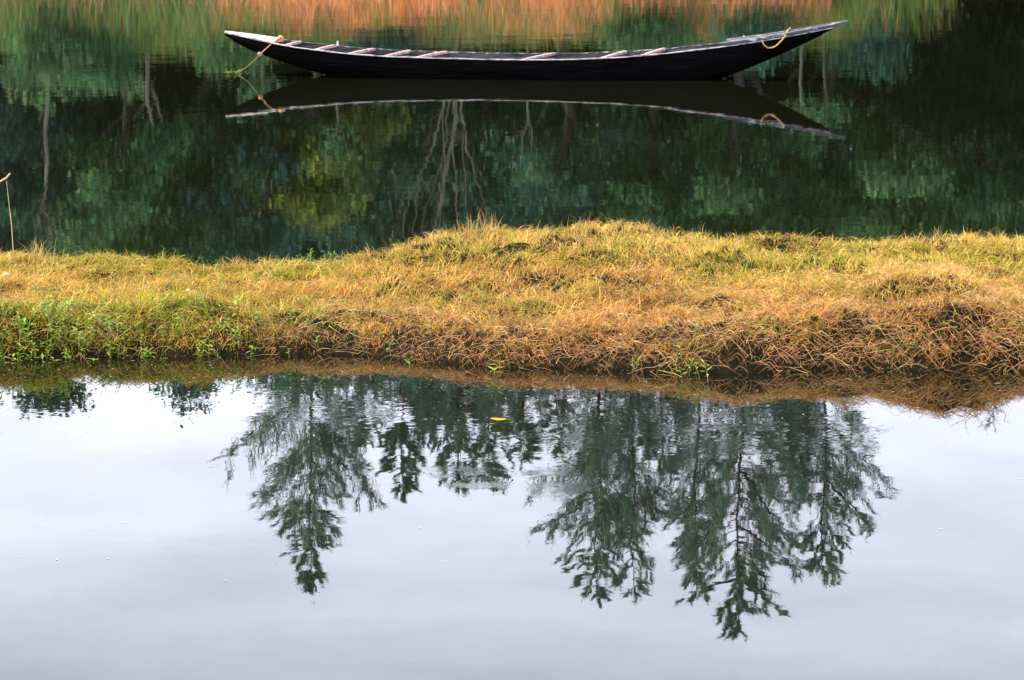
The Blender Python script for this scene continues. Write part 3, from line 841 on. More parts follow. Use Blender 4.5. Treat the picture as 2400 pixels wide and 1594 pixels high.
def z_at(u, v, tab):
    X, Y = loc2w(u, v); z = 0.3
    for _ in range(4):
        p = project(X, Y, z)[0]; z = at_y(p, _tab(tab, p), Y)[2]
    return z
UL, UR = u_at(527), u_at(1950)
def st(u):                          # station: half beam, rail height, keel height
    p = px_of(u); b_ = _tab(hb, p)
    return b_, z_at(u, -b_, ng), max(z_at(u, 0, kl), -0.16)
NS = 64
us = [UL + (UR - UL) * (i / NS) for i in range(NS + 1)]
def smooth_tab(vals, k=2):
    v = np.array(vals)
    for _ in range(k):
        w = v.copy(); w[1:-1] = (v[:-2] + 2 * v[1:-1] + v[2:]) / 4; v = w
    return v
S = np.array([st(u) for u in us])
for c in range(3): S[:, c] = smooth_tab(S[:, c], 3)
def SS(u): return tuple(float(np.interp(u, us, S[:, c])) for c in range(3))
def section(u, inset=0.0, n=9, lap=True):
    b_, zg, zk = SS(u); zk = min(zk, zg - 0.012)
    b2 = max(b_ - inset, 0.004); zk2 = min(zk + inset, zg - 0.004)
    pts = []
    for i in range(n):                      # from the near rail round the keel to the far rail
        q = i / (n - 1); v = q * 1.0
        ph = v * math.pi / 2
        y_ = b2 * math.cos(ph) ** 0.62 if i < n - 1 else 0.0
        h_ = zg + (zk2 - zg) * math.sin(ph) ** 1.25
        if lap and inset == 0 and i in (3, 4, 5): y_ += 0.006 * (1 if i == 3 else 0)
        pts.append((u, -y_, h_))
    return pts + [(u, -p[1], p[2]) for p in pts[-2::-1]]
mb = MB()
outer = [section(u) for u in us]
mb.loft(outer, closed=False)
hull = mb.build("hull", MAT['tar'], boat, smooth=True)
mb = MB(); inner = [section(u, 0.022, lap=False) for u in us[2:-1]]
mb.loft([r[::-1] for r in inner], closed=False)
mb.build("inner_planking", MAT['tar_in'], boat, smooth=True)
for sgn in (-1, 1):                 # the two rails
    mb = MB(); rg = []
    for i, u in enumerate(us):
        b_, zg, zk = SS(u); w = min(0.024, b_ * 0.9 + .003); jig = 0.003 * math.sin(i * 1.3) + 0.002 * math.sin(i * 2.9)
        o_ = sgn * (b_ + 0.006); i_ = sgn * (b_ - w)
        rg.append([(u, o_, zg - .004), (u, i_, zg - .004), (u, i_, zg + .008 + jig), (u, o_, zg + .008 + jig)])
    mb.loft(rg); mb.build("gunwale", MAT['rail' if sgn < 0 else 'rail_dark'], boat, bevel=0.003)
# keel runner
mb = MB(); rg = []
for u in us[1:-1]:
    b_, zg, zk = SS(u)
    rg.append([(u, -.012, zk - .014), (u, .012, zk - .014), (u, .012, zk + .01), (u, -.012, zk + .01)])
mb.loft(rg); mb.build("keel", MAT['tar'], boat)
# inner ribs
for p in range(760, 1660, 64):
    u = u_at(p); b_, zg, zk = SS(u)
    mb = MB(); a = section(u - .018, .024, lap=False)[1:-1]; b = section(u + .018, .024, lap=False)[1:-1]
    a2 = section(u - .018, .045, lap=False)[1:-1]; b2 = section(u + .018, .045, lap=False)[1:-1]
    mb.loft([[a[i], b[i], b2[i], a2[i]] for i in range(len(a))]); mb.build("rib", MAT['tar_in'], boat)
# thwarts, laid a little askew
for (pn, pf) in [(664, 704), (735, 785), (815, 875), (900, 959), (972, 1044), (1222, 1297), (1405, 1466), (1500, 1556)]:
    un = u_at(pn, -.38); uf = u_at(pf, .38)
    bn, zn, _k = SS(un); bf, zf, _k = SS(uf)
    A = Vector((un, -(bn - .02), zn + .004)); B = Vector((uf, bf - .015, zf + .004 + 0.012))
    d = (B - A); d.z = 0; d.normalize(); s_ = Vector((d.y, -d.x, 0)) * 0.026
    ring = lambda P: [P - s_ - Vector((0, 0, .03)), P + s_ - Vector((0, 0, .03)), P + s_, P - s_]
    mb = MB(); mb.loft([ring(A), ring((A + B) / 2 + Vector((0, 0, .004))), ring(B)]); mb.build("thwart", MAT['thwart'], boat, bevel=.004)
# stern platform: three boards side by side from the rails to beyond the hull's end
ud0, ud1 = u_at(1700), u_at(1985)
nb = 3
for k in range(nb):
    mb = MB(); rg = []
    for i in range(13):
        u = ud0 + (ud1 - ud0) * i / 12
        b_ = float(np.interp(px_of(u), [a for a, _ in hb], [b for _, b in hb])) + .012
        zg = z_at(u, -b_, ng) + .014
        y0_, y1_ = -b_ + 2 * b_ * k / nb + .003, -b_ + 2 * b_ * (k + 1) / nb - .003
        dz = (0.004, 0.0, 0.006)[k]
        rg.append([(u, y0_, zg - .012 + dz), (u, y1_, zg - .012 + dz), (u, y1_, zg + .024 + dz), (u, y0_, zg + .024 + dz)])
    mb.loft(rg); mb.build("deck_board", MAT['deck'], boat, bevel=.004)
# bow cover
ub0, ub1 = u_at(528), u_at(648)
for k in range(2):
    mb = MB(); rg = []
    for i in range(10):
        u = ub0 + (ub1 - ub0) * i / 9; b_, zg, zk = SS(u); b_ = max(b_ + .004, .012)
        y0_, y1_ = -b_ + b_ * k + .0015, -b_ + b_ * (k + 1) - .0015
        rg.append([(u, y0_, zg + .006), (u, y1_, zg + .006), (u, y1_, zg + .022), (u, y0_, zg + .022)])
    mb.loft(rg); mb.build("bow_board", MAT['bow'], boat, bevel=.003)
# pegs on the far rail
def peg(p, h, side, mat):
    u = u_at(p, side * .35); b_, zg, zk = SS(u)
    mb = MB(); mb.tube([(u, side * (b_ - .01), zg), (u + .004, side * (b_ - .01), zg + h)], [.012, .009], 8); return mb.build("peg", mat, boat)
peg(790, .06, 1, MAT['white']); peg(1743, .055, 1, MAT['white'])

def bw(u, v, z):
    X, Y = loc2w(u, v); return Vector((X, Y, z))
def rope_mesh(name, pts, r, mat, label=None, parent=None, cat=None):
    # smooth through the points, with a strand bulge
    P = []; n = len(pts)
    for i in range(n - 1):
        p0, p1, p2, p3 = pts[max(i - 1, 0)], pts[i], pts[i + 1], pts[min(i + 2, n - 1)]
        for k in range(6):
            t = k / 6
            P.append(0.5 * ((2 * p1) + (p2 - p0) * t + (2 * p0 - 5 * p1 + 4 * p2 - p3) * t * t + (3 * p1 - p0 - 3 * p2 + p3) * t ** 3))
    P.append(pts[-1])
    mb = MB(); mb.tube(P, [r * (1 + .15 * math.sin(i * 2.1)) for i in range(len(P))], 7)
    o = mb.build(name, mat, parent, smooth=True)
    if label: tag(o, label, cat)
    return o
# loop hanging over the near side of the stern
pts = []
for (px, py, side) in [(1852, 66, .22), (1846, 72, .0), (1842, 82, -.2), (1830, 97, -.235), (1815, 110, -.25), (1800, 112, -.26), (1790, 104, -.27), (1787, 94, -.27)]:
    u = u_at(px, side); X, Y = loc2w(u, side); pts.append(Vector(at_y(px, py, Y)))
rl = rope_mesh("rope_loop", pts, .009, MAT['rope'], "tan rope loop hanging over the side of the raised right end", None, "rope")
# bow line: tied on the bow boards, over the near side, knot, then down into the water
pts = []
for (px, py, side) in [(664, 97, .10), (655, 97, .02), (640, 101, -.2), (634, 105, -.265), (622, 116, -.24), (610, 127, -.14)]:
    u = u_at(px, side); X, Y = loc2w(u, side); pts.append(Vector(at_y(px, py, Y)))
br = rope_mesh("mooring_rope", pts, .008, MAT['rope_dull'], "frayed orange rope tied over the left end and slanting into the water", None, "rope")
def knot(c, r, parent, mat):
    mb = MB()
    for k in range(3):
        ph = k * 1.05; ring = []
        for i in range(13):
            q = 2 * math.pi * i / 12
            ring.append(Vector(c) + Vector((math.cos(q) * math.cos(ph), math.cos(q) * math.sin(ph) * .8, math.sin(q))) * r)
        mb.tube(ring, r * .55, 6, cap=False)
    return mb.build("knot", mat, parent, smooth=True)
knot(pts[0] + Vector((-.03, 0, .03)), .028, br, MAT['rope']); knot(pts[-1], .022, br, MAT['rope_dull'])
e = at_z(552, 171, 0)
p_ = [pts[-1], pts[-1] * .5 + Vector(e) * .5 + Vector((0, 0, -.03)), Vector((e[0] - .03, e[1], -.02))]
rope_mesh("thin_line", p_, .0035, MAT['line'], parent=br)
# floating weed where the line enters the water
wx, wy, _ = at_z(555, 173, 0)
wr_ = empty("floating_weed", (wx, wy, 0)); tag(wr_, "tuft of yellow green floating weed where the mooring rope meets the water", "weed")
for k in range(26):
    q = random.uniform(0, 6.28); r_ = random.uniform(0, .13)
    link("leaf", LEAVES['weed_pale'][k % 3], wr_, (r_ * math.cos(q), r_ * math.sin(q) * .7, .003 + random.uniform(0, .03)), (0, random.uniform(-.9, 0), q), (.9,) * 3)

# ------------------------------------------------------------------ far shore: dry grass and reeds
def reeds(n, xr, tr, lmin, lmax, wid, pal, noise_seed, thr, colfn=None):
    x = RNG.uniform(xr[0], xr[1], n); t = RNG.uniform(tr[0], tr[1], n); y = FAR_Y + t + 0.5 * np.sin(x * .35) + 0.9 * (fbm(x * 0.4, x * 0 + 1.5, 4) - 0.5)
    g_ = fbm(x * .8, y * .8, noise_seed, 3); k = (g_ > thr) if colfn is None else colfn(x, y, g_)
    x, y = x[k], y[k]; n = len(x); z = far_h(x, y)
    k = (z > -.1) & (W_PX / 2 + F_PX * x / y < 2190 + 60 * RNG.random(n)); x, y, z = x[k], y[k], z[k]; n = len(x)
    d0 = unit(np.stack([RNG.standard_normal(n) * .15, RNG.standard_normal(n) * .15, np.ones(n)], 1))
    d1 = unit(np.stack([RNG.standard_normal(n) * .5, RNG.standard_normal(n) * .4 - .2, np.ones(n) * .8], 1))
    V, F, m = ribbons(np.stack([x, y, z - .02], 1), d0, d1, lmin + (lmax - lmin) * RNG.random(n), wid * (.7 + .6 * RNG.random(n)), 3,
                      side=unit(np.stack([np.ones(n), RNG.standard_normal(n) * .5, 0 * x], 1)))
    pal = np.array(pal); c = pal[RNG.integers(0, len(pal), n)] * (.7 + .6 * RNG.random(n))[:, None]
    return V, F, np.repeat(c, m, axis=0)
def orange_where(x, y, g_):
    px = W_PX / 2 + F_PX * x / 61
    h = .5 * fbm(x * 1.3 + 4, y * 1.2, 131, 3) + .5 * fbm(x * 3.2, y * 2, 133, 2)
    w = np.clip((px - 330) / 260, 0, 1) * np.clip((2080 - px) / 200, 0, 1)
    return (h + .07 * w + RNG.random(len(x)) * .16) * (.25 + .75 * w) + .04 * (g_ - .5) > .56 + .06 * np.clip(y - FAR_Y - 1.2, 0, 2)
dry = merge([reeds(64000, (-12, 12), (-.1, 3.4), .35, .95, .024, [(.98, .42, .13), (.95, .36, .10), (.98, .60, .28), (.7, .42, .26), (.45, .30, .20), (.98, .50, .26)], 101, .5, orange_where),
             reeds(16000, (-15, 15), (-.1, 3.2), .4, .9, .02, [(.7, .48, .28), (.6, .42, .22)], 103, .45)])
g = link("dry_bracken", np_mesh("dry_bracken", dry[0], dry[1], MAT['reed'], dry[2]))
tag(g, "bright orange dry growth low on the far shore, seen mirrored behind the boat", kind="stuff")
grn = reeds(46000, (-16, 16), (.3, 3.8), .5, 1.25, .022, [(.12, .30, .07), (.20, .34, .07), (.08, .28, .10), (.34, .34, .10), (.42, .32, .17)], 111, .36, lambda x, y, g_: (g_ > .30) & (RNG.random(len(x)) < 1 - .55 * np.exp(-((W_PX / 2 + F_PX * x / 61 - 1250) / 650) ** 4)))
g = link("reeds", np_mesh("reeds", grn[0], grn[1], MAT['reed'], grn[2]))
tag(g, "green reeds on the far shore, seen mirrored as soft vertical streaks", kind="stuff")

# ------------------------------------------------------------------ trees
def wander(a, b, n, amp, rnd):
    pts = []
    for i in range(n + 1):
        q = i / n; p = Vector(a).lerp(Vector(b), q)
        if 0 < i: p += Vector((rnd.uniform(-amp, amp), rnd.uniform(-amp, amp), rnd.uniform(-amp, amp) * .4)) * (1 if i < n else .3)
        pts.append(p)
    return pts
def foliage(blobs, n, size, tints, rnd_seed, flat=0.35):
    """blobs: (x, y, z, rx, ry, rz); leaves near the surface of each blob, in clumps"""
    rg = np.random.default_rng(rnd_seed)
    B = np.array(blobs); vol = (B[:, 3] * B[:, 4] * B[:, 5]) ** .67; pr = vol / vol.sum()
    nc = max(n // 22, 8)
    bi = rg.choice(len(B), nc, p=pr)
    u = rg.standard_normal((nc, 3)); u /= np.linalg.norm(u, axis=1, keepdims=True)
    r = rg.random(nc) ** .45 * (1 + .18 * rg.standard_normal(nc))
    cc = B[bi, :3] + u * B[bi, 3:] * r[:, None]
    ci = rg.integers(0, nc, n)
    P = cc[ci] + rg.standard_normal((n, 3)) * np.array([1.0, 1.0, .6]) * size * 1.7
    nrm = u[ci] * .6 + rg.standard_normal((n, 3)) * .8 + np.array([0, 0, .5]); nrm /= np.linalg.norm(nrm, axis=1, keepdims=True)
    t = np.cross(nrm, rg.standard_normal((n, 3))); t /= np.linalg.norm(t, axis=1, keepdims=True) + 1e-9
    b = np.cross(nrm, t); s = (size * (.55 + .8 * rg.random(n)))[:, None]
    V = np.stack([P - t * s * .6, P + b * s * .3 - t * s * .05, P + t * s * .6, P - b * s * .3 - t * s * .05], 1).reshape(-1, 3)
    F = np.arange(4 * n).reshape(n, 4)
    tn = np.array(tints); cl = tn[rg.integers(0, len(tn), nc)] * (.45 + 1.15 * rg.random(nc) ** 1.3)[:, None]
    C = np.repeat(cl[ci] * (.8 + .4 * rg.random(n))[:, None], 4, axis=0)
    return V, F, C
TINTS = {
    'green': [(.085, .23, .10), (.125, .26, .11), (.065, .19, .085)],
    'light': [(.12, .27, .11), (.16, .30, .13), (.09, .22, .09)],
    'yellow': [(.28, .33, .07), (.19, .27, .07), (.12, .22, .07)],
    'teal': [(.075, .20, .145), (.10, .23, .16), (.06, .16, .125)],
    'dark': [(.06, .155, .11), (.08, .18, .125), (.05, .13, .095)],
    'black': [(.006, .012, .010), (.008, .015, .014)],  # deep shade of the corner and under the crowns, put into leaf colour
}
def broadleaf(x, Y, top, base, rad, tint, label, group=None, n=6500, size=.13, seed=0, bark='bark_dark', lean=0.0, name="broadleaf_tree"):
    rnd = random.Random(seed); z0 = float(far_h(np.array(x), np.array(Y)))
    root = empty(name, (x, Y, z0)); tag(root, label, "tree", group)
    H = top - z0; hb_ = max(base - z0, .3)
    mb = MB(); main = wander((0, 0, -.2), (lean, 0, H * .82), 7, .16, rnd); mb.tube(main, [.16 * (1 - .8 * i / 7) * (H / 8) + .02 for i in range(8)], 8)
    blobs = []
    nl = rnd.randint(7, 9)
    for k in range(nl):
        q = (hb_ / H) + (1 - hb_ / H) * (k + .3) / nl * .85
        a = k * 2.4 + rnd.uniform(-.5, .5); s = main[min(int(q * 7), 7)]
        rr = rad * rnd.uniform(.55, .85) * (1 - .45 * max(0, (k / nl) - .4))
        e = Vector((math.cos(a) * rr, math.sin(a) * rr, hb_ + (H - hb_) * (k + .8) / (nl + .3)))
        mb.tube(wander(s, e, 4, .12, rnd), [.06, .05, .035, .025, .015], 6)
        w = rad * rnd.uniform(.42, .62)
        blobs.append((e.x, e.y, min(e.z, H - w * .5), w, w, w * rnd.uniform(.55, .8)))
    blobs.append((lean, 0, H - rad * .45, rad * .5, rad * .5, rad * .42)); blobs.append((0, 0, hb_ + (H - hb_) * .5, rad * .6, rad * .6, (H - hb_) * .4))
    mb.build("trunk", MAT[bark], root, smooth=True)
    V, F, C = foliage(blobs, n, size, TINTS[tint], seed + 900)
    link("crown", np_mesh("crown", V, F, MAT['leaf'], C), root)
    return root
def bush(x, Y, h, rad, tint, label, group, n=3000, seed=0, size=.12):
    rnd = random.Random(seed); z0 = float(far_h(np.array(x), np.array(Y)))
    root = empty("bush", (x, Y, z0)); tag(root, label, "bush", group)
    mb = MB(); blobs = []
    for k in range(6):
        a = k * 1.05 + rnd.uniform(-.3, .3); e = Vector((math.cos(a) * rad * .6, math.sin(a) * rad * .6, h * rnd.uniform(.4, .8)))
        mb.tube(wander((0, 0, -.1), e, 3, .08, rnd), [.04, .03, .02, .012], 5)
        blobs.append((e.x, e.y, e.z, rad * .5, rad * .5, h * .3))
    blobs.append((0, 0, h * .35, rad * .8, rad * .8, h * .35)); blobs.append((0, 0, h * .75, rad * .45, rad * .45, h * .25))
    mb.build("stems", MAT['bark_dark'], root)
    V, F, C = foliage(blobs, n, size, TINTS[tint], seed + 500)
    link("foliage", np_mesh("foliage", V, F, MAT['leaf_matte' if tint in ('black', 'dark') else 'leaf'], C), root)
    return root
def mx_(px, Y): return mirror(px, 400, Y)[0]
def mz_(px, py, Y): return mirror(px, py, Y)[2]

G1 = "leafy trees along the far shore"
front_trees = [  # px, Y, top py, base py, radius, tint, label, size
    (-120, 64.5, 800, 250, 2.2, 'teal', "blue green tree mirrored beyond the left edge of the far pond"),
    (40, 66.5, 760, 230, 1.7, 'dark', "dark tree behind the pale forked trunk at the left"),
    (300, 63.6, 690, 275, 1.55, 'light', "lighter green rounded tree mirrored right of the pale forked trunk"),
    (480, 65.5, 780, 250, 1.5, 'green', "mid green tree mirrored below the boat's left tip"),
    (600, 64.2, 640, 235, 1.3, 'teal', "grey green tree mirrored left of the yellowish one"),
    (745, 63.4, 520, 290, 1.15, 'yellow', "yellow green tree mirrored below the left half of the boat"),
    (905, 67.0, 700, 200, 1.6, 'dark', "dark tree with sky gaps left of the pale many stemmed tree"),
    (1130, 67.5, 780, 210, 1.8, 'dark', "dark tree right behind the pale many stemmed tree"),
    (1330, 64.6, 740, 260, 1.7, 'teal', "wide grey green tree mirrored under the middle of the boat"),
    (1530, 64.8, 790, 255, 1.6, 'green', "deep green tree mirrored just right of the boat's middle"),
    (1730, 63.8, 700, 270, 1.5, 'green', "loose green tree mirrored under the boat's right end"),
    (1930, 65.2, 800, 240, 1.6, 'green', "green tree mirrored right of the boat's tip reflection"),
    (2110, 63.6, 640, 240, 1.3, 'light', "pale speckled green tree mirrored at the right of the far pond"),
    (2290, 65.0, 760, 235, 1.6, 'green', "green tree mirrored near the right edge of the far pond"),
    (2500, 64.5, 800, 220, 2.0, 'green', "green tree mirrored beyond the right edge of the far pond"),
]
for i, (px, Y, tp, bp, rad, ti, lab) in enumerate(front_trees):
    broadleaf(mx_(px, Y), Y, mz_(px, tp, Y), mz_(px, bp, Y), rad, ti, lab, G1, seed=i * 7 + 3, n=11500, size=.11)
back = [(-60, 71, 820), (130, 72, 850), (260, 71, 815), (420, 73, 870), (560, 71, 850), (680, 72, 880), (850, 73, 870), (1010, 71, 860), (1180, 73, 885), (1370, 72, 870), (1560, 72, 880), (1750, 73, 890), (1900, 71, 880), (2030, 72, 850), (2200, 71, 840), (2360, 73, 870), (2560, 72, 860)]
short = ["blue green tree past the left edge", "dark tree behind the forked trunk", "lighter green rounded tree", "mid green tree under the boat's left tip", "grey green tree", "yellow green tree",
         "dark tree with sky gaps", "dark tree behind the many stemmed one", "wide grey green tree", "deep green tree", "loose green tree", "green tree right of the boat's tip", "pale speckled tree", "green tree near the right edge", "green tree past the right edge"]
def behind(px):
    k = min(range(len(front_trees)), key=lambda i: abs(front_trees[i][0] - px)); d = px - front_trees[k][0]
    return ("right of " if d > 25 else "left of " if d < -25 else "straight behind ") + "the " + short[k]
for i, (px, Y, tp) in enumerate(back):
    broadleaf(mx_(px, Y), Y, mz_(px, tp, Y), mz_(px, 150, Y), 1.75, ('dark', 'teal', 'dark')[i % 3], "dark second row tree, " + behind(px), "second row of dark trees in the far wood", seed=i * 5 + 300, n=15000, size=.125)
for i, (px, tp) in enumerate([(-200, 800), (10, 800), (200, 790), (330, 800), (500, 790), (620, 840), (770, 830), (1050, 840), (1230, 850), (1420, 850), (1600, 840), (1800, 850), (1960, 840), (2110, 800), (2280, 800), (2440, 820)]):
    broadleaf(mx_(px, 80), 80, mz_(px, tp, 80), mz_(px, 170, 80), 1.7, ('teal', 'dark')[i % 2], "hindmost tree of the wood, " + behind(px), "hindmost trees of the far wood", seed=i * 5 + 1300, n=7000, size=.19)
for i, px in enumerate(range(-500, 2950, 185)):
    Y = 75.5 + (i % 3) * 1.2
    bush(mx_(px, Y), Y, 4.2 + (i * 37 % 10) * .12, 1.8, ('dark', 'dark')[i % 2], "dark undergrowth far back, " + behind(px), "undergrowth bushes of the far wood", n=4500, seed=i + 50, size=.2)
for i, px in enumerate(range(-350, 2750, 240)):  # near-black leaf tint paints the deep shade inside the wood
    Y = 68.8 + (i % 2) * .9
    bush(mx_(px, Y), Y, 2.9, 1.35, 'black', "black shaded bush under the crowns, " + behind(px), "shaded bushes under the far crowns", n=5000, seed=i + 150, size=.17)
# outer wood, beyond the frame to both sides
for i, px in enumerate([-1500, -1150, -800, -450, 2850, 3200, 3550, 3900]):
    Y = 66 + (i % 3) * 2
    broadleaf(mx_(px, Y), Y, 8.2, 2.4, 2.6, ('dark', 'teal', 'green')[i % 3], "large leafy tree on the far shore outside the picture's frame", "trees outside the frame", seed=i + 700, n=5000, size=.2)
# small crowns whose tops show in the near pond at the left
broadleaf(mx_(80, 74), 74, mz_(80, 972, 74), 3.5, 1.05, 'dark', "dark crown whose top is mirrored at the far left of the near pond", None, n=13000, size=.13, seed=801)
broadleaf(mx_(430, 74), 74, mz_(430, 950, 74), 3.5, 1.15, 'teal', "loose green crown whose top is mirrored between the left pond gaps", None, n=8000, size=.12, seed=802)
broadleaf(mx_(640, 75), 75, mz_(640, 930, 75), 3.5, 1.3, 'dark', "dense dark crown at the foot of the tall lone casuarina", None, n=7500, size=.12, seed=803)
for i, (px, Y, tp, r_, ti, lab) in enumerate([(115, 60.6, 285, .75, 'light', "light green bush hiding the foot of the pale forked trunk"), (235, 60.9, 250, .8, 'green', "low green bush left of the twin stem"),
        (560, 60.8, 200, .7, 'light', "low bush by the short pale stem"), (880, 61.0, 215, .9, 'teal', "low teal bush behind the boat's left half"), (1500, 60.8, 225, .9, 'green', "low green bush behind the boat's right half"),
        (1760, 60.9, 235, .8, 'teal', "low bush mirrored at the hull's right overhang"), (2060, 61.3, 215, .8, 'dark', "dark low bush left of the black corner")]):
    bush(mx_(px, Y), Y, mz_(px, tp, Y) - .9, r_, ti, lab, None, n=3500, seed=i + 260, size=.10)
# overhanging bushes in the far right corner, deep shade put into their leaf colour
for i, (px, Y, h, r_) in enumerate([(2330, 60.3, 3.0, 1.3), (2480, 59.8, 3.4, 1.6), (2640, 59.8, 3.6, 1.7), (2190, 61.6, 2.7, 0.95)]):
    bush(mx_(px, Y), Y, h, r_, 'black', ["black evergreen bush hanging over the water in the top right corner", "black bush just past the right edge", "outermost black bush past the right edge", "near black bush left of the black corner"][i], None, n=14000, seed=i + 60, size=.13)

# trees with pale bark whose stems show in the far pond
def stem_tree(px0, Y, stems, label, cat="tree", bark='bark_pale', name="bare_tree", leaves=0, tint='green', seed=0):
    """stems: lists of (px, py, radius) from the ground up, px/py of the mirror image"""
    x0 = mx_(px0, Y); z0 = float(far_h(np.array(x0), np.array(Y))); root = empty(name, (x0, Y, z0)); tag(root, label, cat)
    rnd = random.Random(seed); blobs = []
    for k, s in enumerate(stems):
        mb = MB(); P = []; R = []
        for i, (a, b, r) in enumerate(s):
            X, _y, Z = mirror(a, b, Y); P.append(Vector((X - x0, ((k * 37) % 7 - 3) * .05 * i, Z - z0))); R.append(r * .62)
        Q, RR = [], []
        for i in range(len(P) - 1):
            for t in (0, .33, .66):
                q = P[i].lerp(P[i + 1], t)
                if i or t: q += Vector((rnd.uniform(-.03, .03), rnd.uniform(-.03, .03), 0))
                Q.append(q); RR.append(R[i] * (1 - t) + R[i + 1] * t)
        Q.append(P[-1]); RR.append(R[-1]); mb.tube(Q, RR, 7)
        if len(Q) > 6:
            for j in range(3, len(Q), 2):       # side shoots
                e = Q[j] + Vector((rnd.choice((-1, 1)) * rnd.uniform(.15, .4), rnd.uniform(-.2, .2), rnd.uniform(.15, .5)))
                mb.tube(wander(Q[j], e, 3, .04, rnd), [RR[j] * .45, RR[j] * .35, RR[j] * .25, .005], 5)
        mb.build("trunk" if k == 0 else "limb", MAT[bark], root, smooth=True)
        blobs.append((P[-1].x, P[-1].y, P[-1].z, .5, .5, .35))
    if leaves:
        V, F, C = foliage(blobs, leaves, .1, TINTS[tint], seed + 40)
        link("crown", np_mesh("crown", V, F, MAT['leaf'], C), root)
    return root
Yb = 61.9
stem_tree(112, Yb, [[(110, -60, .07), (112, 250, .065), (112, 430, .055)],
                    [(112, 430, .045), (98, 480, .035), (88, 540, .025), (75, 590, .015)], [(112, 430, .04), (100, 478, .03), (118, 545, .02), (130, 600, .012)],
                    [(104, 460, .02), (70, 490, .014), (50, 520, .008)], [(100, 500, .018), (140, 545, .012), (180, 550, .008)]],
          "pale straight trunk with a leafless fork mirrored at the left of the far pond", leaves=350, seed=5)
stem_tree(345, 62.6, [[(345, -40, .07), (350, 230, .065), (365, 300, .04), (372, 350, .03)], [(355, 200, .05), (372, 250, .04), (392, 320, .025)]],
          "pale twin stem mirrored in the dark gap left of the boat", leaves=900, seed=6)
stem_tree(1065, 62.0, [[(1068, -50, .08), (1070, 250, .07), (1060, 330, .06), (1045, 420, .05), (1025, 510, .035), (1005, 600, .02)],
                       [(1060, 120, .05), (1040, 250, .04), (1020, 330, .035), (985, 410, .03), (955, 480, .02), (945, 540, .012)],
                       [(1075, 120, .05), (1082, 260, .04), (1095, 350, .03), (1120, 440, .02), (1135, 480, .01)],
                       [(1062, 330, .025), (1066, 420, .02), (1068, 520, .014), (1072, 600, .01)],
                       [(985, 410, .018), (975, 500, .014), (965, 590, .01)], [(1085, 300, .02), (1090, 420, .016), (1098, 580, .01)], [(1038, 250, .02), (1042, 400, .016), (1030, 560, .01)],
                       [(1075, 120, .04), (1050, 260, .02), (1046, 330, .018), (1000, 480, .012), (975, 560, .008)]],
          "pale many stemmed bare tree fanning out below the middle of the boat's reflection", leaves=300, seed=8)
stem_tree(1236, 62.4, [[(1238, -40, .045), (1240, 260, .035), (1226, 320, .03), (1218, 390, .015)], [(1240, 260, .025), (1246, 330, .02), (1248, 400, .01)]],
          "thin pale stem right of the many stemmed tree", leaves=200, seed=9)
stem_tree(617, 61.0, [[(617, -80, .05), (617, 120, .05), (616, 224, .04)]], "short pale stem mirrored just left of the boat's hull", leaves=260, seed=10)
stem_tree(1876, 61.2, [[(1876, -80, .05), (1876, 150, .05), (1874, 262, .04)]], "pale stem mirrored between the hull and its reflection's right tip", leaves=260, seed=11)
stem_tree(1932, 62.4, [[(1930, -80, .05), (1932, 150, .045), (1934, 270, .03)]], "brown stem mirrored right of the boat's right tip", bark='bark_pale', leaves=260, seed=12)
stem_tree(790, 61.6, [[(790, -80, .04), (790, 200, .04), (793, 300, .03), (790, 340, .01)]], "thin tan stem mirrored below the left half of the boat", leaves=200, seed=13)
stem_tree(2030, 60.6, [[(2022, -80, .02), (2030, 60, .015), (2040, 110, .01)]], "very thin bleached cane mirrored beyond the boat's right tip", leaves=0, seed=14)

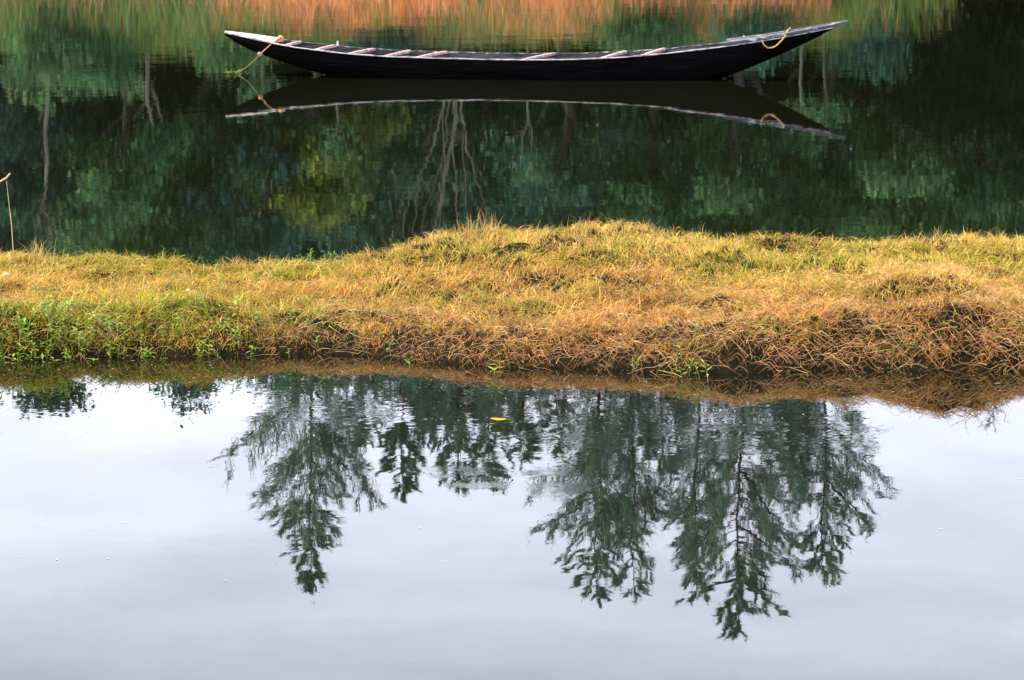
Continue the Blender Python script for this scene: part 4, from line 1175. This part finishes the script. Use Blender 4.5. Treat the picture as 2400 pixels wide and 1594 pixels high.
# tall casuarinas
def casuarina(px, Y, top_py, prof, label, seed, n=26000, tilt=0.0, arms=(), dens=1.0, name="casuarina_tree", fork=None):
    """prof: (py of mirror, left half-width px, right half-width px) down the crown"""
    rnd = random.Random(seed); rg = np.random.default_rng(seed)
    x0 = mx_(px, Y); z0 = float(far_h(np.array(x0), np.array(Y))); root = empty(name, (x0, Y, z0)); tag(root, label, "tree", "tall casuarinas mirrored in the near pond")
    H = mz_(px, top_py, Y) - z0 - .30; sc = Y / F_PX * 1.0
    mb = MB(); main = wander((0, 0, -.2), (tilt, 0, H), 12, .10, rnd); R = [.10 * (1 - .95 * i / 12) + .004 for i in range(13)]; mb.tube(main, R, 8)
    zs = [mz_(px, p[0], Y) - z0 for p in prof]; order = np.argsort(zs); zs = np.array(zs)[order]; pl = np.array([prof[i][1] for i in order]) * sc; pr = np.array([prof[i][2] for i in order]) * sc
    tips = []
    zlow = zs[0]; nb_ = int((H - zlow) * 19 * dens)
    for k in range(nb_):
        h = zlow + (H - zlow) * (k + rnd.random()) / nb_
        a = rnd.uniform(0, 2 * math.pi); ca, sa = math.cos(a), math.sin(a)
        wl_ = float(np.interp(h, zs, pr if ca > 0 else pl)); wy_ = float(np.interp(h, zs, (pl + pr) / 2))
        L = (abs(ca) * wl_ + abs(sa) * wy_) * rnd.uniform(.12, 1.0) ** .7 * 1.12
        rise = L * rnd.uniform(.15, .9)
        q = max(h - rise, .4) / H; i = min(int(q * 12), 11); s = main[i].lerp(main[i + 1], q * 12 - i)
        e = s + Vector((ca * L, sa * L, rise * 1.0)); mid = s.lerp(e, .5) + Vector((ca * L * .08, sa * L * .08, -rise * .12))
        mb.tube([s, mid, e], [.018 + .010 * (1 - q), .010, .004], 4, cap=False)
        if rnd.random() < .25: continue
        for t in np.linspace(.3, 1.0, 4):
            p = (s.lerp(mid, t * 2) if t < .5 else mid.lerp(e, t * 2 - 1)); tips.append((p.x, p.y, p.z, ca, sa, L))
    for (apx, apy, w) in arms:      # single reaching limbs
        X, _y, Z = mirror(apx, apy, Y); e = Vector((X - x0, rnd.uniform(-.3, .3), Z - z0)); h = e.z - abs(e.x) * .25; i = int(min(max(h / H, .05), .95) * 12); s = main[i]
        mb.tube(wander(s, e, 5, .05, rnd), [.05, .04, .03, .022, .015, .006], 6)
        for t in np.linspace(.55 if w > 1 else .4, 1.0, int(7 * w)):
            p = s.lerp(e, t); sg = 1 if e.x > 0 else -1; tips += [(p.x, p.y, p.z, sg * .5, 0, .8)]
    for k in range(14):             # the leading shoots
        q = 1 - .16 * rnd.random() ** 1.5; i = min(int(q * 12), 11); s = main[i].lerp(main[i + 1], q * 12 - i); tips.append((s.x, s.y, s.z, rnd.uniform(-.4, .4), rnd.uniform(-.4, .4), .2))
    T = np.array(tips); nt = len(T)
    per = max(int(n * .68 / nt), 3)
    # twigs: bundles of needles spraying out and up from each tip
    idx = np.repeat(np.arange(nt), per); N = len(idx)
    spread = rg.random(N)[:, None]
    bdir = np.repeat(np.stack([T[:, 3] * .8 + rg.standard_normal(nt) * .5, T[:, 4] * .8 + rg.standard_normal(nt) * .5, .9 + rg.standard_normal(nt) * .35], 1), per, axis=0)
    bdir /= np.linalg.norm(bdir, axis=1, keepdims=True)
    tl = np.clip((H - T[idx, 2]) / 3.0, .3, 1)[:, None]
    cen = T[idx, :3] + bdir * spread * .75 * tl + rg.standard_normal((N, 3)) * .085 * (1.15 - spread) * tl
    d0 = bdir + rg.standard_normal((N, 3)) * .24; d0 /= np.linalg.norm(d0, axis=1, keepdims=True)
    L = (.14 + .26 * rg.random(N))[:, None] * (.5 + .5 * tl); side = np.cross(d0, rg.standard_normal((N, 3))); side /= np.linalg.norm(side, axis=1, keepdims=True) + 1e-9
    w = (.006 + .006 * rg.random(N))[:, None]
    V = np.stack([cen - side * w, cen + side * w, cen + d0 * L + np.array([0, 0, -.02])], 1).reshape(-1, 3)
    # leader spire
    F = np.arange(3 * N).reshape(N, 3)
    tn = np.array([(.18, .32, .24), (.22, .35, .25), (.16, .30, .23)]); C = np.repeat(tn[rg.integers(0, 3, nt)][idx] * (.8 + .4 * rg.random(N))[:, None], 3, axis=0)
    mb.build("trunk", MAT['bark_dark'], root, smooth=True)
    link("crown", np_mesh("crown", V, F, MAT['needle'], C), root)
    return root
YC = 76.0
casuarina(722, YC, 1400, [(1390, 6, 6), (1330, 35, 30), (1240, 70, 50), (1170, 85, 65), (1100, 70, 70), (1040, 110, 75), (960, 110, 100), (880, 150, 170), (800, 160, 200)],
          "tall lone casuarina mirrored left of centre in the near pond, with a reaching side branch", 21, n=34000, arms=((545, 1062, 1), (585, 1030, 1), (872, 1130, 1.6), (612, 1130, .6), (840, 1045, 1)))
casuarina(940, YC + .6, 1178, [(1160, 8, 8), (1100, 38, 38), (1000, 65, 55), (900, 90, 90), (820, 110, 110)], "shorter slim casuarina right of the tall lone one", 22, n=22000)
casuarina(1075, YC - .5, 1160, [(1150, 8, 8), (1080, 38, 42), (1000, 70, 60), (900, 90, 90), (820, 110, 110)], "short slim casuarina with ripples crossing its mirrored tip", 23, n=22000)
casuarina(1140, YC + .4, 1158, [(1150, 8, 8), (1080, 45, 42), (1000, 60, 70), (900, 90, 90), (820, 110, 110)], "short casuarina just right of the rippled one", 24, n=22000)
casuarina(1228, YC + .9, 1098, [(1090, 5, 5), (1020, 25, 25), (950, 50, 60), (880, 80, 80), (820, 80, 80)], "lowest and palest casuarina tip in the middle gap", 25, n=12000)
casuarina(850, YC + 1.3, 1060, [(1050, 8, 8), (1000, 40, 40), (940, 70, 70), (880, 90, 90), (820, 100, 100)], "low casuarina filling the gap beside the tall lone one", 35, n=13000)
casuarina(1010, YC + 1.6, 1050, [(1040, 8, 8), (990, 40, 40), (930, 70, 70), (880, 90, 90), (820, 100, 100)], "low casuarina between the two slim short ones", 36, n=12000)
casuarina(1405, YC, 1425, [(1415, 6, 6), (1340, 50, 40), (1260, 75, 60), (1180, 90, 70), (1130, 100, 60), (1060, 80, 60), (980, 120, 90), (900, 140, 90), (820, 140, 100)],
          "left one of the pair of tall casuarinas right of centre, with a drooping left branch", 26, n=30000, arms=((1275, 1235, 1.3), (1262, 1110, 1), (1330, 1180, 1)))
casuarina(1492, YC + .7, 1418, [(1408, 6, 6), (1330, 40, 35), (1250, 50, 50), (1180, 50, 50), (1080, 60, 50), (980, 60, 60), (900, 90, 90), (820, 90, 90)],
          "slim casuarina joined to the right of the drooping branched one", 27, n=20000)
casuarina(1748, YC - .4, 1508, [(1495, 5, 5), (1440, 45, 45), (1370, 85, 70), (1290, 120, 80), (1200, 140, 80), (1100, 150, 100), (1000, 150, 120), (900, 150, 150), (820, 150, 150)],
          "tallest casuarina, its tip mirrored lowest in the near pond", 28, n=46000, arms=((1872, 1330, 1), (1830, 1420, .7), (1590, 1400, 1), (1860, 1260, 1)))
casuarina(1640, YC + .9, 1395, [(1380, 5, 5), (1300, 40, 40), (1200, 50, 50), (1080, 60, 60), (960, 70, 70), (850, 90, 90)], "narrow casuarina pressed against the left of the tallest", 29, n=17000)
casuarina(1945, YC, 1372, [(1360, 6, 6), (1300, 45, 45), (1230, 60, 80), (1150, 75, 85), (1090, 40, 80), (1000, 50, 80), (930, 80, 60), (850, 100, 60)],
          "rightmost tall casuarina with an open forked middle", 30, n=24000, arms=((2065, 1110, 1), (2045, 1240, 1)))
casuarina(1860, YC + 1.2, 1150, [(1140, 8, 8), (1080, 50, 50), (1000, 80, 60), (900, 100, 80), (820, 100, 80)], "low casuarina filling the gap between the two tallest at the right", 31, n=14000)
casuarina(1560, YC + 1.4, 1130, [(1120, 8, 8), (1060, 60, 50), (980, 90, 80), (900, 100, 100), (820, 100, 100)], "low casuarina filling the gap right of the slim one", 32, n=13000)
casuarina(1310, YC + 1.5, 1075, [(1065, 8, 8), (1020, 40, 40), (950, 80, 80), (880, 100, 100), (820, 100, 100)], "low casuarina left of the drooping branched one", 33, n=12000)
casuarina(2345, YC, 1015, [(1010, 4, 4), (980, 16, 16), (930, 30, 30), (850, 40, 40)], "thin bare looking casuarina tip at the far right", 34, n=900)
